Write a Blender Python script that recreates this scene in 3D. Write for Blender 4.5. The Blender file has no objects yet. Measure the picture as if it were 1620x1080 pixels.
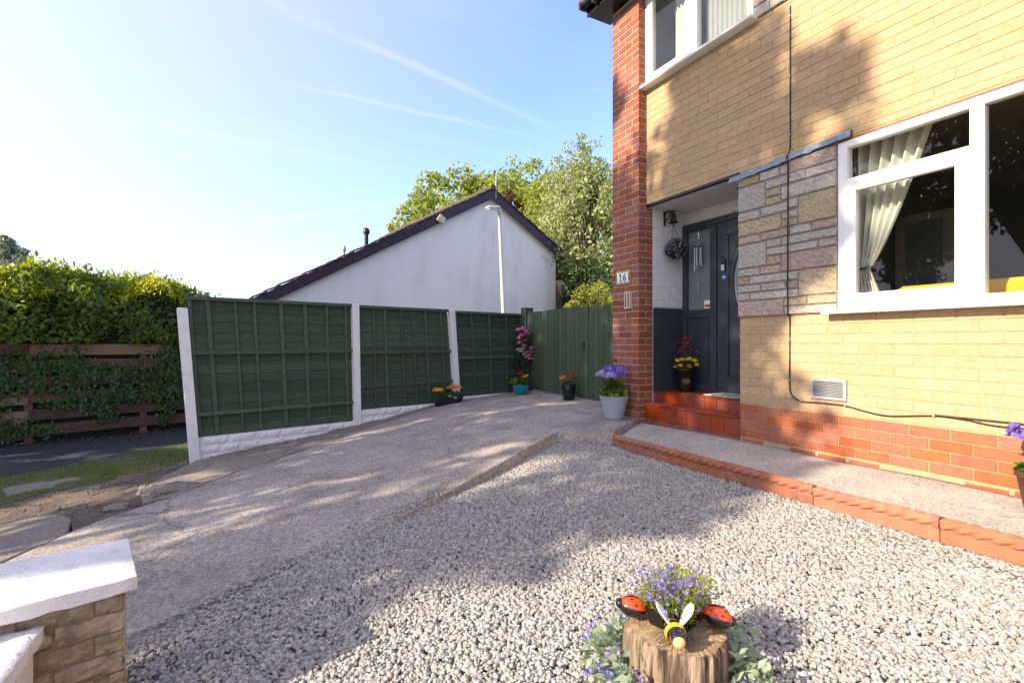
import bpy, math, random
import numpy as np
from mathutils import Matrix, Vector
R = math.radians
SC = bpy.context.scene
COL = SC.collection
random.seed(7)
rng = np.random.default_rng(11)

# ---------------------------------------------------------------- camera, sky, sun, exposure
CAMZ = 1.0
cam_d = bpy.data.cameras.new('camera')
cam_d.sensor_width = 36.0
cam_d.lens = 771.0 / 1620.0 * 36.0
cam_d.clip_start = 0.05
cam_d.clip_end = 2000
cam = bpy.data.objects.new('camera', cam_d)
cam.location = (0, 0, CAMZ)
cam.rotation_euler = (R(90), 0, R(-28))
COL.objects.link(cam)
SC.camera = cam

SUN_EL = 28.0
SUN_AZ = 270.0            # compass bearing of the sun, +Y = north, clockwise (270 = from -X)
world = bpy.data.worlds.new('World')
SC.world = world
world.use_nodes = True
wn, wl = world.node_tree.nodes, world.node_tree.links
wn.clear()
sky = wn.new('ShaderNodeTexSky')
sky.sky_type = 'NISHITA'
sky.sun_disc = False
sky.sun_elevation = R(SUN_EL)
sky.sun_rotation = R(SUN_AZ)
sky.air_density = 1.0
sky.dust_density = 1.0
sky.ozone_density = 7.0
bg = wn.new('ShaderNodeBackground')
bg.inputs[1].default_value = 0.12
out = wn.new('ShaderNodeOutputWorld')
# faint high cirrus streaks and vapour trails
tc = wn.new('ShaderNodeTexCoord')
sep = wn.new('ShaderNodeSeparateXYZ')
wl.new(tc.outputs['Generated'], sep.inputs[0])
zadd = wn.new('ShaderNodeMath'); zadd.operation = 'ADD'; zadd.inputs[1].default_value = 0.12
wl.new(sep.outputs[2], zadd.inputs[0])
dx = wn.new('ShaderNodeMath'); dx.operation = 'DIVIDE'
dy = wn.new('ShaderNodeMath'); dy.operation = 'DIVIDE'
wl.new(sep.outputs[0], dx.inputs[0]); wl.new(zadd.outputs[0], dx.inputs[1])
wl.new(sep.outputs[1], dy.inputs[0]); wl.new(zadd.outputs[0], dy.inputs[1])
comb = wn.new('ShaderNodeCombineXYZ')
wl.new(dx.outputs[0], comb.inputs[0]); wl.new(dy.outputs[0], comb.inputs[1])
mp = wn.new('ShaderNodeMapping')
mp.inputs['Rotation'].default_value = (0, 0, R(24))
mp.inputs['Scale'].default_value = (0.35, 2.6, 1)
wl.new(comb.outputs[0], mp.inputs[0])
cn = wn.new('ShaderNodeTexNoise')
cn.inputs['Scale'].default_value = 1.3; cn.inputs['Detail'].default_value = 7; cn.inputs['Roughness'].default_value = 0.55
cn.inputs['Distortion'].default_value = 0.35
wl.new(mp.outputs[0], cn.inputs['Vector'])
cr = wn.new('ShaderNodeValToRGB')
cr.color_ramp.elements[0].position = 0.52; cr.color_ramp.elements[0].color = (0, 0, 0, 1)
cr.color_ramp.elements[1].position = 0.86; cr.color_ramp.elements[1].color = (0.10, 0.10, 0.10, 1)
wl.new(cn.outputs[0], cr.inputs[0])
# thin high haze: thicker towards the horizon, brighter round the sun, with the streaks on top
hz_m = wn.new('ShaderNodeMath'); hz_m.operation = 'DIVIDE'; hz_m.inputs[0].default_value = 0.06
habs = wn.new('ShaderNodeMath'); habs.operation = 'MAXIMUM'; habs.inputs[1].default_value = 0.10
wl.new(zadd.outputs[0], habs.inputs[0]); wl.new(habs.outputs[0], hz_m.inputs[1])
dot = wn.new('ShaderNodeVectorMath'); dot.operation = 'DOT_PRODUCT'
dot.inputs[1].default_value = (math.sin(R(SUN_AZ)) * math.cos(R(SUN_EL)), math.cos(R(SUN_AZ)) * math.cos(R(SUN_EL)), math.sin(R(SUN_EL)))
wl.new(tc.outputs['Generated'], dot.inputs[0])
au = wn.new('ShaderNodeMapRange'); au.inputs[1].default_value = -0.18; au.inputs[2].default_value = 1.0; au.inputs[3].default_value = 0.0; au.inputs[4].default_value = 0.70
wl.new(dot.outputs['Value'], au.inputs[0])
a1 = wn.new('ShaderNodeMath'); a1.operation = 'ADD'; wl.new(hz_m.outputs[0], a1.inputs[0]); wl.new(au.outputs[0], a1.inputs[1])
a2 = wn.new('ShaderNodeMath'); a2.operation = 'ADD'; a2.use_clamp = True; wl.new(a1.outputs[0], a2.inputs[0]); wl.new(cr.outputs[0], a2.inputs[1])
TRAILS = [((-0.1424, 0.526, -0.8385), (0.273, 0.8351, 0.4776), 0.01, 0.3, 0.316), ((0.003, 0.4338, -0.901), (0.2513, 0.8718, 0.4206), 0.006, 0.28, 0.271), ((0.2525, 0.2019, -0.9463), (0.1182, 0.9642, 0.2373), 0.008, 0.22, 0.216), ((-0.022, 0.403, -0.9149), (0.3694, 0.8537, 0.3672), 0.012, 0.1, 0.189)]
acc = a2.outputs[0]
def wmath(op, a, b=None, c=None, clamp=False):
    n_ = wn.new('ShaderNodeMath'); n_.operation = op; n_.use_clamp = clamp
    for i, q in enumerate((a, b, c)):
        if q is None: continue
        if isinstance(q, (int, float)): n_.inputs[i].default_value = q
        else: wl.new(q, n_.inputs[i])
    return n_.outputs[0]
def wdot(v):
    n_ = wn.new('ShaderNodeVectorMath'); n_.operation = 'DOT_PRODUCT'; n_.inputs[1].default_value = v
    wl.new(tc.outputs['Generated'], n_.inputs[0]); return n_.outputs['Value']
nb_ = wn.new('ShaderNodeTexNoise'); nb_.inputs['Scale'].default_value = 9.0; nb_.inputs['Detail'].default_value = 5
wl.new(tc.outputs['Generated'], nb_.inputs['Vector'])
for (tn, tm, tw_, ts_, th_) in TRAILS:
    off = wmath('MULTIPLY_ADD', nb_.outputs[0], 0.012, -0.006)
    dd_ = wmath('ABSOLUTE', wmath('ADD', wdot(tn), off))
    line = wmath('SUBTRACT', 1.0, wmath('DIVIDE', dd_, tw_), clamp=True)
    ends = wmath('DIVIDE', wmath('SUBTRACT', wdot(tm), math.cos(th_)), 1 - math.cos(th_), clamp=True)
    acc = wmath('ADD', acc, wmath('MULTIPLY', wmath('MULTIPLY', line, ends), wmath('MULTIPLY', nb_.outputs[0], ts_ * 0.75)), clamp=True)
cm = wn.new('ShaderNodeMix'); cm.data_type = 'RGBA'
cm.inputs['B'].default_value = (2.75, 2.70, 2.85, 1)
wl.new(acc, cm.inputs['Factor']); wl.new(sky.outputs[0], cm.inputs['A'])
tint = wn.new('ShaderNodeMix'); tint.data_type = 'RGBA'; tint.blend_type = 'MULTIPLY'; tint.inputs['Factor'].default_value = 1.0
tint.inputs['B'].default_value = (1.07, 0.98, 0.985, 1)
wl.new(cm.outputs['Result'], tint.inputs['A']); wl.new(tint.outputs['Result'], bg.inputs[0]); wl.new(bg.outputs[0], out.inputs[0])

sun_d = bpy.data.lights.new('sun', 'SUN')
sun_d.energy = 2.5
sun_d.angle = R(0.53)
sun_d.color = (1.0, 0.86, 0.66)
sun = bpy.data.objects.new('sun', sun_d)
sa, se = R(SUN_AZ), R(SUN_EL)
to_sun = Vector((math.sin(sa) * math.cos(se), math.cos(sa) * math.cos(se), math.sin(se)))
sun.rotation_euler = to_sun.to_track_quat('Z', 'Y').to_euler()
sun.location = to_sun * 40
COL.objects.link(sun)

SC.view_settings.view_transform = 'Standard'
SC.view_settings.look = 'None'
SC.view_settings.gamma = 1.0
SC.view_settings.exposure = 2.0
SC.view_settings.use_curve_mapping = False

# ---------------------------------------------------------------- materials
def nd(nt, t, **kw):
    n = nt.nodes.new(t)
    for k, v in kw.items():
        setattr(n, k, v)
    return n

def mat(name, col, rough=0.7, var=0.12, scale=6.0, bump=0.0, bscale=60.0, rnd=None, rvar=0.2, metal=0.0,
        spec=0.4, col2=None, c2at=(0.5, 0.75), c2scale=3.0, stretch=None, coat=0.0, bdist=0.01, vor=None, crack=None):
    m = bpy.data.materials.new(name)
    m.use_nodes = True
    nt = m.node_tree
    L = nt.links.new
    p = nt.nodes['Principled BSDF']
    p.inputs['Roughness'].default_value = rough
    p.inputs['Metallic'].default_value = metal
    p.inputs['Specular IOR Level'].default_value = spec
    p.inputs['Coat Weight'].default_value = coat
    geo = nd(nt, 'ShaderNodeNewGeometry')
    vec = geo.outputs['Position']
    if stretch:
        mpn = nd(nt, 'ShaderNodeMapping')
        mpn.inputs['Scale'].default_value = stretch
        L(vec, mpn.inputs[0]); vec = mpn.outputs[0]
    nz = nd(nt, 'ShaderNodeTexNoise')
    nz.inputs['Scale'].default_value = scale; nz.inputs['Detail'].default_value = 6; nz.inputs['Roughness'].default_value = 0.65
    L(vec, nz.inputs['Vector'])
    base = nd(nt, 'ShaderNodeRGB'); base.outputs[0].default_value = (*col, 1)
    cur = base.outputs[0]
    if col2:
        n2 = nd(nt, 'ShaderNodeTexNoise')
        n2.inputs['Scale'].default_value = c2scale; n2.inputs['Detail'].default_value = 8; n2.inputs['Roughness'].default_value = 0.6
        L(vec, n2.inputs['Vector'])
        rp = nd(nt, 'ShaderNodeMapRange')
        rp.inputs[1].default_value, rp.inputs[2].default_value = c2at
        L(n2.outputs[0], rp.inputs[0])
        mx = nd(nt, 'ShaderNodeMix', data_type='RGBA')
        mx.inputs['B'].default_value = (*col2, 1)
        L(rp.outputs[0], mx.inputs['Factor']); L(cur, mx.inputs['A'])
        cur = mx.outputs['Result']
    if vor:
        # visible aggregate: cells of different tone
        vt = nd(nt, 'ShaderNodeTexVoronoi'); vt.inputs['Scale'].default_value = vor[0]
        L(geo.outputs['Position'], vt.inputs['Vector'])
        sp = nd(nt, 'ShaderNodeSeparateXYZ'); L(vt.outputs['Color'], sp.inputs[0])
        mr = nd(nt, 'ShaderNodeMapRange'); mr.inputs[3].default_value = 1 - vor[1]; mr.inputs[4].default_value = 1 + vor[1]
        L(sp.outputs[0], mr.inputs[0])
        mm = nd(nt, 'ShaderNodeMix', data_type='RGBA', blend_type='MULTIPLY'); mm.inputs['Factor'].default_value = 1
        cc = nd(nt, 'ShaderNodeCombineXYZ')
        for i in range(3): L(mr.outputs[0], cc.inputs[i])
        L(cur, mm.inputs['A']); L(cc.outputs[0], mm.inputs['B'])
        cur = mm.outputs['Result']
    if crack:
        # hairline cracks: distorted cell borders, broken up by noise
        nw = nd(nt, 'ShaderNodeTexNoise'); nw.inputs['Scale'].default_value = 2.2; nw.inputs['Detail'].default_value = 6
        L(geo.outputs['Position'], nw.inputs['Vector'])
        va = nd(nt, 'ShaderNodeVectorMath', operation='MULTIPLY_ADD'); va.inputs[1].default_value = (.55, .55, 0)
        L(nw.outputs['Color'], va.inputs[0]); L(geo.outputs['Position'], va.inputs[2])
        ve = nd(nt, 'ShaderNodeTexVoronoi', feature='DISTANCE_TO_EDGE'); ve.inputs['Scale'].default_value = crack
        L(va.outputs[0], ve.inputs['Vector'])
        cmr = nd(nt, 'ShaderNodeMapRange'); cmr.inputs[1].default_value = 0.0012; cmr.inputs[2].default_value = 0.0042; cmr.inputs[3].default_value = 0.5; cmr.inputs[4].default_value = 0.0
        L(ve.outputs[0], cmr.inputs[0])
        cx = nd(nt, 'ShaderNodeMix', data_type='RGBA'); cx.inputs['B'].default_value = (.06, .05, .042, 1)
        L(cmr.outputs[0], cx.inputs['Factor']); L(cur, cx.inputs['A']); cur = cx.outputs['Result']
    hs = nd(nt, 'ShaderNodeHueSaturation')
    L(cur, hs.inputs['Color'])
    mr = nd(nt, 'ShaderNodeMapRange')
    mr.inputs[1].default_value, mr.inputs[2].default_value = 0.3, 0.7
    mr.inputs[3].default_value, mr.inputs[4].default_value = 1 - var, 1 + var
    L(nz.outputs[0], mr.inputs[0])
    val = mr.outputs[0]
    if rnd:
        if rnd == 'obj':
            oi = nd(nt, 'ShaderNodeObjectInfo'); src = oi.outputs['Random']
        else:
            src = geo.outputs['Random Per Island']
        m2 = nd(nt, 'ShaderNodeMapRange')
        m2.inputs[3].default_value, m2.inputs[4].default_value = 1 - rvar, 1 + rvar
        L(src, m2.inputs[0])
        mu = nd(nt, 'ShaderNodeMath', operation='MULTIPLY')
        L(val, mu.inputs[0]); L(m2.outputs[0], mu.inputs[1]); val = mu.outputs[0]
        m3 = nd(nt, 'ShaderNodeMath', operation='MULTIPLY_ADD')   # small hue shift as well
        fr = nd(nt, 'ShaderNodeMath', operation='FRACT'); ml = nd(nt, 'ShaderNodeMath', operation='MULTIPLY')
        ml.inputs[1].default_value = 7.31; L(src, ml.inputs[0]); L(ml.outputs[0], fr.inputs[0])
        L(fr.outputs[0], m3.inputs[0]); m3.inputs[1].default_value = 0.006 * rvar / 0.2; m3.inputs[2].default_value = 0.5 - 0.003 * rvar / 0.2
        L(m3.outputs[0], hs.inputs['Hue'])
        m4 = nd(nt, 'ShaderNodeMapRange'); m4.inputs[3].default_value = 1 - rvar * 0.7; m4.inputs[4].default_value = 1 + rvar * 0.5
        L(fr.outputs[0], m4.inputs[0]); L(m4.outputs[0], hs.inputs['Saturation'])
    L(val, hs.inputs['Value'])
    L(hs.outputs[0], p.inputs['Base Color'])
    if bump:
        b = nd(nt, 'ShaderNodeBump')
        b.inputs['Strength'].default_value = bump; b.inputs['Distance'].default_value = bdist
        n3 = nd(nt, 'ShaderNodeTexNoise'); n3.inputs['Scale'].default_value = bscale; n3.inputs['Detail'].default_value = 5
        n3.inputs['Roughness'].default_value = 0.7
        L(vec, n3.inputs['Vector']); L(n3.outputs[0], b.inputs['Height'])
        if vor:
            b2 = nd(nt, 'ShaderNodeBump'); b2.inputs['Strength'].default_value = min(1, bump); b2.inputs['Distance'].default_value = 0.004
            L(vt.outputs['Distance'], b2.inputs['Height']); b2.invert = True
            L(b.outputs[0], b2.inputs['Normal']); L(b2.outputs[0], p.inputs['Normal'])
        else:
            L(b.outputs[0], p.inputs['Normal'])
    return m

def leafmat(name, col, trans=0.45, rvar=0.35, rough=0.45, tcol=None):
    m = mat(name, col, rough=rough, var=0.1, scale=3, rnd='isl', rvar=rvar, spec=0.4)
    nt = m.node_tree
    p = nt.nodes['Principled BSDF']
    o = nt.nodes['Material Output']
    t = nd(nt, 'ShaderNodeBsdfTranslucent')
    src = p.inputs['Base Color'].links[0].from_socket
    hs = nd(nt, 'ShaderNodeHueSaturation'); hs.inputs['Hue'].default_value = 0.485; hs.inputs['Value'].default_value = 1.7
    hs.inputs['Saturation'].default_value = 1.1
    nt.links.new(src, hs.inputs['Color']); nt.links.new(hs.outputs[0], t.inputs['Color'])
    mx = nd(nt, 'ShaderNodeMixShader'); mx.inputs[0].default_value = trans
    nt.links.new(p.outputs[0], mx.inputs[1]); nt.links.new(t.outputs[0], mx.inputs[2]); nt.links.new(mx.outputs[0], o.inputs[0])
    return m

def glassmat(name, tint=(0.9, 0.93, 0.92), rough=0.0, frost=0.0):
    m = bpy.data.materials.new(name)
    m.use_nodes = True
    nt = m.node_tree
    nt.nodes.clear()
    o = nd(nt, 'ShaderNodeOutputMaterial')
    tr = nd(nt, 'ShaderNodeBsdfTransparent'); tr.inputs[0].default_value = (*tint, 1)
    gl = nd(nt, 'ShaderNodeBsdfGlossy'); gl.inputs['Roughness'].default_value = rough
    fr = nd(nt, 'ShaderNodeFresnel'); fr.inputs[0].default_value = 1.62
    mx = nd(nt, 'ShaderNodeMixShader')
    under = tr.outputs[0]
    if frost:
        df = nd(nt, 'ShaderNodeBsdfDiffuse'); df.inputs[0].default_value = (0.22, 0.27, 0.28, 1)
        m0 = nd(nt, 'ShaderNodeMixShader'); m0.inputs[0].default_value = frost
        nt.links.new(tr.outputs[0], m0.inputs[1]); nt.links.new(df.outputs[0], m0.inputs[2]); under = m0.outputs[0]
    # a pane has two faces: only the outer one reflects
    ge = nd(nt, 'ShaderNodeNewGeometry'); iv = nd(nt, 'ShaderNodeMath', operation='SUBTRACT'); iv.inputs[0].default_value = 1.0
    mu = nd(nt, 'ShaderNodeMath', operation='MULTIPLY')
    nt.links.new(ge.outputs['Backfacing'], iv.inputs[1]); nt.links.new(iv.outputs[0], mu.inputs[0]); nt.links.new(fr.outputs[0], mu.inputs[1])
    nt.links.new(mu.outputs[0], mx.inputs[0]); nt.links.new(under, mx.inputs[1]); nt.links.new(gl.outputs[0], mx.inputs[2])
    nt.links.new(mx.outputs[0], o.inputs[0])
    return m

M = {}
M['soil'] = mat('soil', (0.15, 0.112, 0.085), 0.95, 0.4, 9, 1.0, 45, col2=(0.24, 0.20, 0.15), c2scale=5, bdist=0.03)
M['ground'] = mat('ground', (0.11, 0.12, 0.07), 0.95, 0.3, 3, 0.6, 30)
M['concrete'] = mat('concrete', (0.42, 0.365, 0.315), 0.95, 0.18, 3.5, 1.0, 120, col2=(0.27, 0.235, 0.205), c2at=(0.46, 0.72), c2scale=1.3, vor=(75, 0.36), crack=0.42)
M['concrete_old'] = mat('concrete_old', (0.33, 0.28, 0.23), 0.95, 0.2, 7, 1.0, 60, col2=(0.19, 0.155, 0.12), c2at=(0.48, 0.7), c2scale=7, bdist=0.02, vor=(90, 0.25))
M['path'] = mat('path', (0.50, 0.46, 0.41), 0.95, 0.15, 4, 1.0, 110, col2=(0.36, 0.325, 0.285), c2at=(0.5, 0.8), c2scale=2.2, vor=(95, 0.3))
M['tarmac'] = mat('tarmac', (0.045, 0.046, 0.05), 0.9, 0.2, 4, 0.6, 200, vor=(150, 0.3))
M['gravel_base'] = mat('gravel_base', (0.26, 0.245, 0.225), 0.95, 0.3, 40, 1.0, 60, vor=(45, 0.5))
M['debris'] = mat('debris', (0.17, 0.13, 0.10), 0.95, 0.2, 40, rnd='isl', rvar=0.5)
M['stone_chip'] = mat('stone_chip', (0.38, 0.355, 0.325), 0.85, 0.12, 60, 0.25, 250, rnd='isl', rvar=0.33, spec=0.3)
for k, r in (('o', 'obj'), ('i', 'isl')):
    M['buff_' + k] = mat('buff_brick_' + k, (0.47, 0.327, 0.186), 0.9, 0.12, 30, 0.35, 160, rnd=r, rvar=0.07, col2=(0.38, 0.26, 0.125), c2at=(0.5, 0.85), c2scale=26)
    M['red_' + k] = mat('red_brick_' + k, (0.27, 0.080, 0.045), 0.75, 0.2, 26, 0.3, 120, rnd=r, rvar=0.22, col2=(0.22, 0.055, 0.035), c2at=(0.5, 0.8), c2scale=12)
    M['plinth_' + k] = mat('plinth_brick_' + k, (0.36, 0.105, 0.048), 0.7, 0.14, 30, 0.25, 90, rnd=r, rvar=0.13, col2=(0.29, 0.07, 0.035), c2at=(0.5, 0.8), c2scale=9)
M['buff_mortar'] = mat('buff_mortar', (0.44, 0.31, 0.175), 0.95, 0.2, 30, 0.5, 120)
M['red_mortar'] = mat('red_mortar', (0.44, 0.36, 0.26), 0.95, 0.2, 30, 0.5, 120)
M['dark_mortar'] = mat('dark_mortar', (0.24, 0.215, 0.19), 0.95, 0.2, 30, 0.5, 120)
M['clad_grey'] = mat('cladding_grey', (0.43, 0.395, 0.345), 0.9, 0.2, 40, 1.0, 120, rnd='obj', rvar=0.13, col2=(0.31, 0.285, 0.255), c2at=(0.5, 0.75), c2scale=45, bdist=0.006)
M['clad_pink'] = mat('cladding_pink', (0.43, 0.33, 0.275), 0.9, 0.2, 40, 1.0, 120, rnd='obj', rvar=0.1, col2=(0.30, 0.23, 0.2), c2at=(0.5, 0.75), c2scale=45, bdist=0.006)
M['clad_tan'] = mat('cladding_tan', (0.40, 0.32, 0.20), 0.9, 0.2, 40, 1.0, 120, rnd='obj', rvar=0.1, col2=(0.28, 0.22, 0.135), c2at=(0.5, 0.75), c2scale=45, bdist=0.006)
M['lead'] = mat('lead', (0.22, 0.27, 0.33), 0.55, 0.25, 20, 0.5, 30, metal=0.3)
M['upvc'] = mat('upvc', (0.80, 0.79, 0.77), 0.3, 0.02, 5, spec=0.5)
M['white_paint'] = mat('white_paint', (0.80, 0.78, 0.76), 0.75, 0.06, 8, 0.4, 60, col2=(0.56, 0.52, 0.46), c2at=(0.56, 0.82), c2scale=7)
M['white_brickpaint'] = mat('white_brickpaint', (0.70, 0.69, 0.68), 0.7, 0.06, 8, 0.5, 60)
M['coping_paint'] = mat('coping_paint', (0.82, 0.79, 0.77), 0.85, 0.07, 14, 1.0, 80, col2=(0.60, 0.56, 0.51), c2at=(0.56, 0.78), c2scale=16, bdist=0.008)
M['render'] = mat('render', (0.83, 0.78, 0.73), 0.95, 0.05, 1.2, 0.5, 90, col2=(0.69, 0.635, 0.58), c2at=(0.5, 0.74), c2scale=1.7, stretch=(1, 1, .35))
M['plum_board'] = mat('plum_board', (0.040, 0.018, 0.034), 0.5, 0.2, 3)
M['roof_tile'] = mat('roof_tile', (0.075, 0.058, 0.05), 0.9, 0.3, 14, 0.6, 50, rnd='obj', rvar=0.3)
M['black_gutter'] = mat('black_gutter', (0.012, 0.012, 0.013), 0.35, 0.1)
M['slate_paint'] = mat('slate_paint', (0.036, 0.045, 0.058), 0.42, 0.12, 9, 0.08, 40)
M['quarry_tile'] = mat('quarry_tile', (0.27, 0.050, 0.022), 0.34, 0.14, 10, 0.08, 40, rnd='obj', rvar=0.16)
M['grout'] = mat('grout', (0.30, 0.16, 0.09), 0.9, 0.2, 20)
M['terracotta'] = mat('terracotta', (0.43, 0.16, 0.08), 0.85, 0.14, 14, 0.8, 110, col2=(0.27, 0.115, 0.075), c2at=(0.45, 0.72), c2scale=9, rnd='obj', rvar=0.1)
M['fence_green'] = mat('fence_green', (0.048, 0.074, 0.043), 0.75, 0.3, 10, 0.6, 40, rnd='obj', rvar=0.25, stretch=(1.5, 1.5, 14), col2=(0.080, 0.102, 0.062), c2scale=4)
M['fence_rail'] = mat('fence_rail', (0.066, 0.094, 0.058), 0.75, 0.22, 12, 0.4, 40, rnd='obj', rvar=0.15)
M['gate_green'] = mat('gate_green', (0.058, 0.088, 0.044), 0.7, 0.25, 10, 0.5, 40, rnd='obj', rvar=0.16, stretch=(12, 12, 1.2))
M['plank_brown'] = mat('plank_brown', (0.13, 0.062, 0.045), 0.85, 0.3, 8, 0.6, 40, rnd='obj', rvar=0.25, stretch=(2, 2, 20))
M['plank_pale'] = mat('plank_pale', (0.26, 0.155, 0.095), 0.85, 0.25, 8, 0.6, 40, rnd='obj', rvar=0.2, stretch=(2, 2, 20))
M['block_stone'] = mat('block_stone', (0.44, 0.345, 0.225), 0.95, 0.35, 25, 1.0, 60, rnd='obj', rvar=0.15, col2=(0.28, 0.21, 0.135), c2at=(0.45, 0.7), c2scale=20, bdist=0.012)
M['block_mortar'] = mat('block_mortar', (0.25, 0.185, 0.12), 0.95, 0.3, 20, 0.8, 60)
M['glass'] = glassmat('window_glass')
M['frost'] = glassmat('frosted_glass', (0.55, 0.62, 0.62), 0.15, 0.75)
M['room'] = mat('room_paint', (0.22, 0.20, 0.19), 0.9, 0.05)
M['room_light'] = mat('room_light_paint', (0.7, 0.7, 0.7), 0.9, 0.05)
M['curtain'] = mat('curtain_cloth', (0.72, 0.69, 0.62), 0.9, 0.06, 12, 0.2, 200)
M['net'] = leafmat('net_cloth', (.55, .53, .54), .5, .02)
M['tieback'] = mat('tieback_cloth', (0.05, 0.05, 0.05), 0.8)
M['yellow_cloth'] = mat('yellow_cloth', (0.80, 0.42, 0.01), 0.85, 0.06, 20, 0.2, 200)
M['pale_wood'] = mat('pale_wood', (0.50, 0.44, 0.37), 0.6, 0.1)
M['gold'] = mat('gold_metal', (0.60, 0.38, 0.08), 0.3, 0.05, metal=1)
M['steel'] = mat('steel_metal', (0.45, 0.46, 0.47), 0.35, 0.1, metal=0.9)
M['grey_metal'] = mat('grey_metal', (0.36, 0.37, 0.39), 0.5, 0.12, 20, metal=0.4)
M['vent_grey'] = mat('vent_grey', (0.34, 0.335, 0.34), 0.5, 0.1, 20)
M['iron'] = mat('bell_iron', (0.035, 0.026, 0.018), 0.5, 0.2, 20, metal=0.4)
M['black'] = mat('black_plastic', (0.008, 0.008, 0.009), 0.25, 0.1)
M['dark'] = mat('dark_void', (0.01, 0.01, 0.01), 0.9)
M['cable'] = mat('cable_black', (0.02, 0.014, 0.01), 0.5)
M['white_gloss'] = mat('white_gloss', (0.82, 0.82, 0.80), 0.2, 0.02)
M['navy'] = mat('navy_paint', (0.012, 0.03, 0.09), 0.3, 0.02)
M['ochre'] = mat('ochre_glaze', (0.45, 0.30, 0.08), 0.3, 0.1)
M['blue_sticker'] = mat('blue_sticker', (0.03, 0.18, 0.5), 0.4, 0.1)
M['red_print'] = mat('red_print', (0.5, 0.06, 0.03), 0.5, 0.1)
M['pot_grey'] = mat('pot_grey', (0.34, 0.37, 0.40), 0.45, 0.06, 8)
M['pot_black'] = mat('pot_black', (0.010, 0.010, 0.011), 0.22, 0.1, 8)
M['brown_pot'] = mat('pot_brown', (.09, .03, .02), .5, .1)
M['pot_blue'] = mat('pot_blue', (0.01, 0.20, 0.34), 0.15, 0.06, 8, coat=0.6)
M['trough'] = mat('trough_navy', (0.012, 0.016, 0.03), 0.4, 0.1, 8)
M['compost'] = mat('compost', (0.03, 0.02, 0.014), 0.95, 0.4, 60, 1.0, 80)
M['stem'] = mat('green_stem', (0.05, 0.09, 0.03), 0.7, 0.2)
M['bark'] = mat('bark', (0.12, 0.09, 0.06), 0.95, 0.35, 14, 1.0, 30, stretch=(1, 1, 0.25), bdist=0.03)
M['stump_bark'] = mat('stump_bark', (0.36, 0.26, 0.18), 0.95, 0.45, 40, 1.0, 70, stretch=(1, 1, 0.10), col2=(0.09, 0.06, 0.045), c2at=(0.42, 0.55), c2scale=34, bdist=0.02)
M['stump_top'] = mat('stump_top', (0.36, 0.25, 0.14), 0.9, 0.3, 40, 1.0, 90, stretch=(0.3, 1, 1), col2=(0.2, 0.125, 0.07), c2at=(0.5, 0.7), c2scale=30)
M['red_gloss'] = mat('ladybird_red', (0.62, 0.065, 0.012), 0.18, 0.04, coat=0.6)
M['black_gloss'] = mat('ladybird_black', (0.012, 0.01, 0.010), 0.15, 0.05, coat=0.6)
M['bee_yellow'] = mat('bee_yellow', (0.72, 0.40, 0.01), 0.2, 0.05, coat=0.6)
M['bee_face'] = mat('bee_face', (0.62, 0.42, 0.20), 0.3, 0.1, coat=0.5)
M['wing'] = mat('bee_wing', (0.72, 0.74, 0.66), 0.35, 0.05)
# leaves and petals
M['lf_hedge'] = leafmat('hedge_leaf', (0.14, 0.20, 0.026), 0.45, 0.4)
M['lf_young_sunlit'] = leafmat('hedge_young_leaf_sunlit', (0.42, 0.45, 0.025), 0.42, 0.3)  # new growth, its colour raised further to stand in for sun on the hedge top
M['lf_ivy'] = leafmat('ivy_leaf', (0.07, 0.13, 0.025), 0.3, 0.4)
M['lf_tree'] = leafmat('tree_leaf_green', (0.24, 0.29, 0.045), 0.45, 0.35)
M['lf_tall'] = leafmat('tree_leaf_silver', (0.31, 0.35, 0.14), 0.35, 0.4)
M['lf_yellow'] = leafmat('shrub_leaf_yellow', (0.24, 0.26, 0.04), 0.4, 0.35)
M['lf_copper'] = leafmat('tree_leaf_copper', (0.17, 0.065, 0.028), 0.3, 0.3)
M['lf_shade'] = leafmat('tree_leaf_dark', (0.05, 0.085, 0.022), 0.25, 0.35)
M['lf_far_hazed'] = leafmat('tree_leaf_far_hazed', (0.27, 0.30, 0.20), 0.2, 0.3)  # grey-green paled in the colour itself, in place of haze over the distance
M['lf_plant'] = leafmat('plant_leaf', (0.07, 0.15, 0.025), 0.4, 0.4)
M['lf_lime'] = leafmat('lime_leaf', (0.27, 0.32, 0.03), 0.4, 0.3)
M['lf_dark'] = leafmat('dark_leaf', (0.03, 0.055, 0.025), 0.25, 0.4)
M['lf_sage'] = leafmat('sage_leaf', (0.30, 0.38, 0.24), 0.3, 0.3)
M['grass'] = leafmat('grass_blade', (0.17, 0.21, 0.05), 0.35, 0.4)
M['litter'] = leafmat('dead_leaf', (0.16, 0.075, 0.035), 0.1, 0.5)
M['pt_violet'] = leafmat('petal_violet', (0.24, 0.15, 0.52), 0.3, 0.3)
M['pt_blue'] = leafmat('petal_blue', (0.22, 0.20, 0.58), 0.3, 0.3)
M['pt_lilac'] = leafmat('petal_lilac', (0.50, 0.38, 0.60), 0.3, 0.3)
M['pt_pink'] = leafmat('petal_pink', (0.66, 0.20, 0.36), 0.3, 0.3)
M['pt_yellow'] = leafmat('petal_yellow', (0.75, 0.50, 0.01), 0.3, 0.2)
M['pt_orange'] = leafmat('petal_orange', (0.72, 0.24, 0.01), 0.3, 0.25)
M['pt_crimson'] = leafmat('petal_crimson', (0.30, 0.02, 0.06), 0.25, 0.35)
M['pt_white'] = leafmat('petal_white', (0.62, 0.55, 0.55), 0.3, 0.2)

# ---------------------------------------------------------------- mesh helpers
WM = {}
def link(o, parent=None):
    COL.objects.link(o)
    WM[o.name] = o.matrix_basis.copy()
    if parent is not None:
        o.parent = parent
        o.matrix_parent_inverse = WM[parent.name].inverted()
    return o

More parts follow.
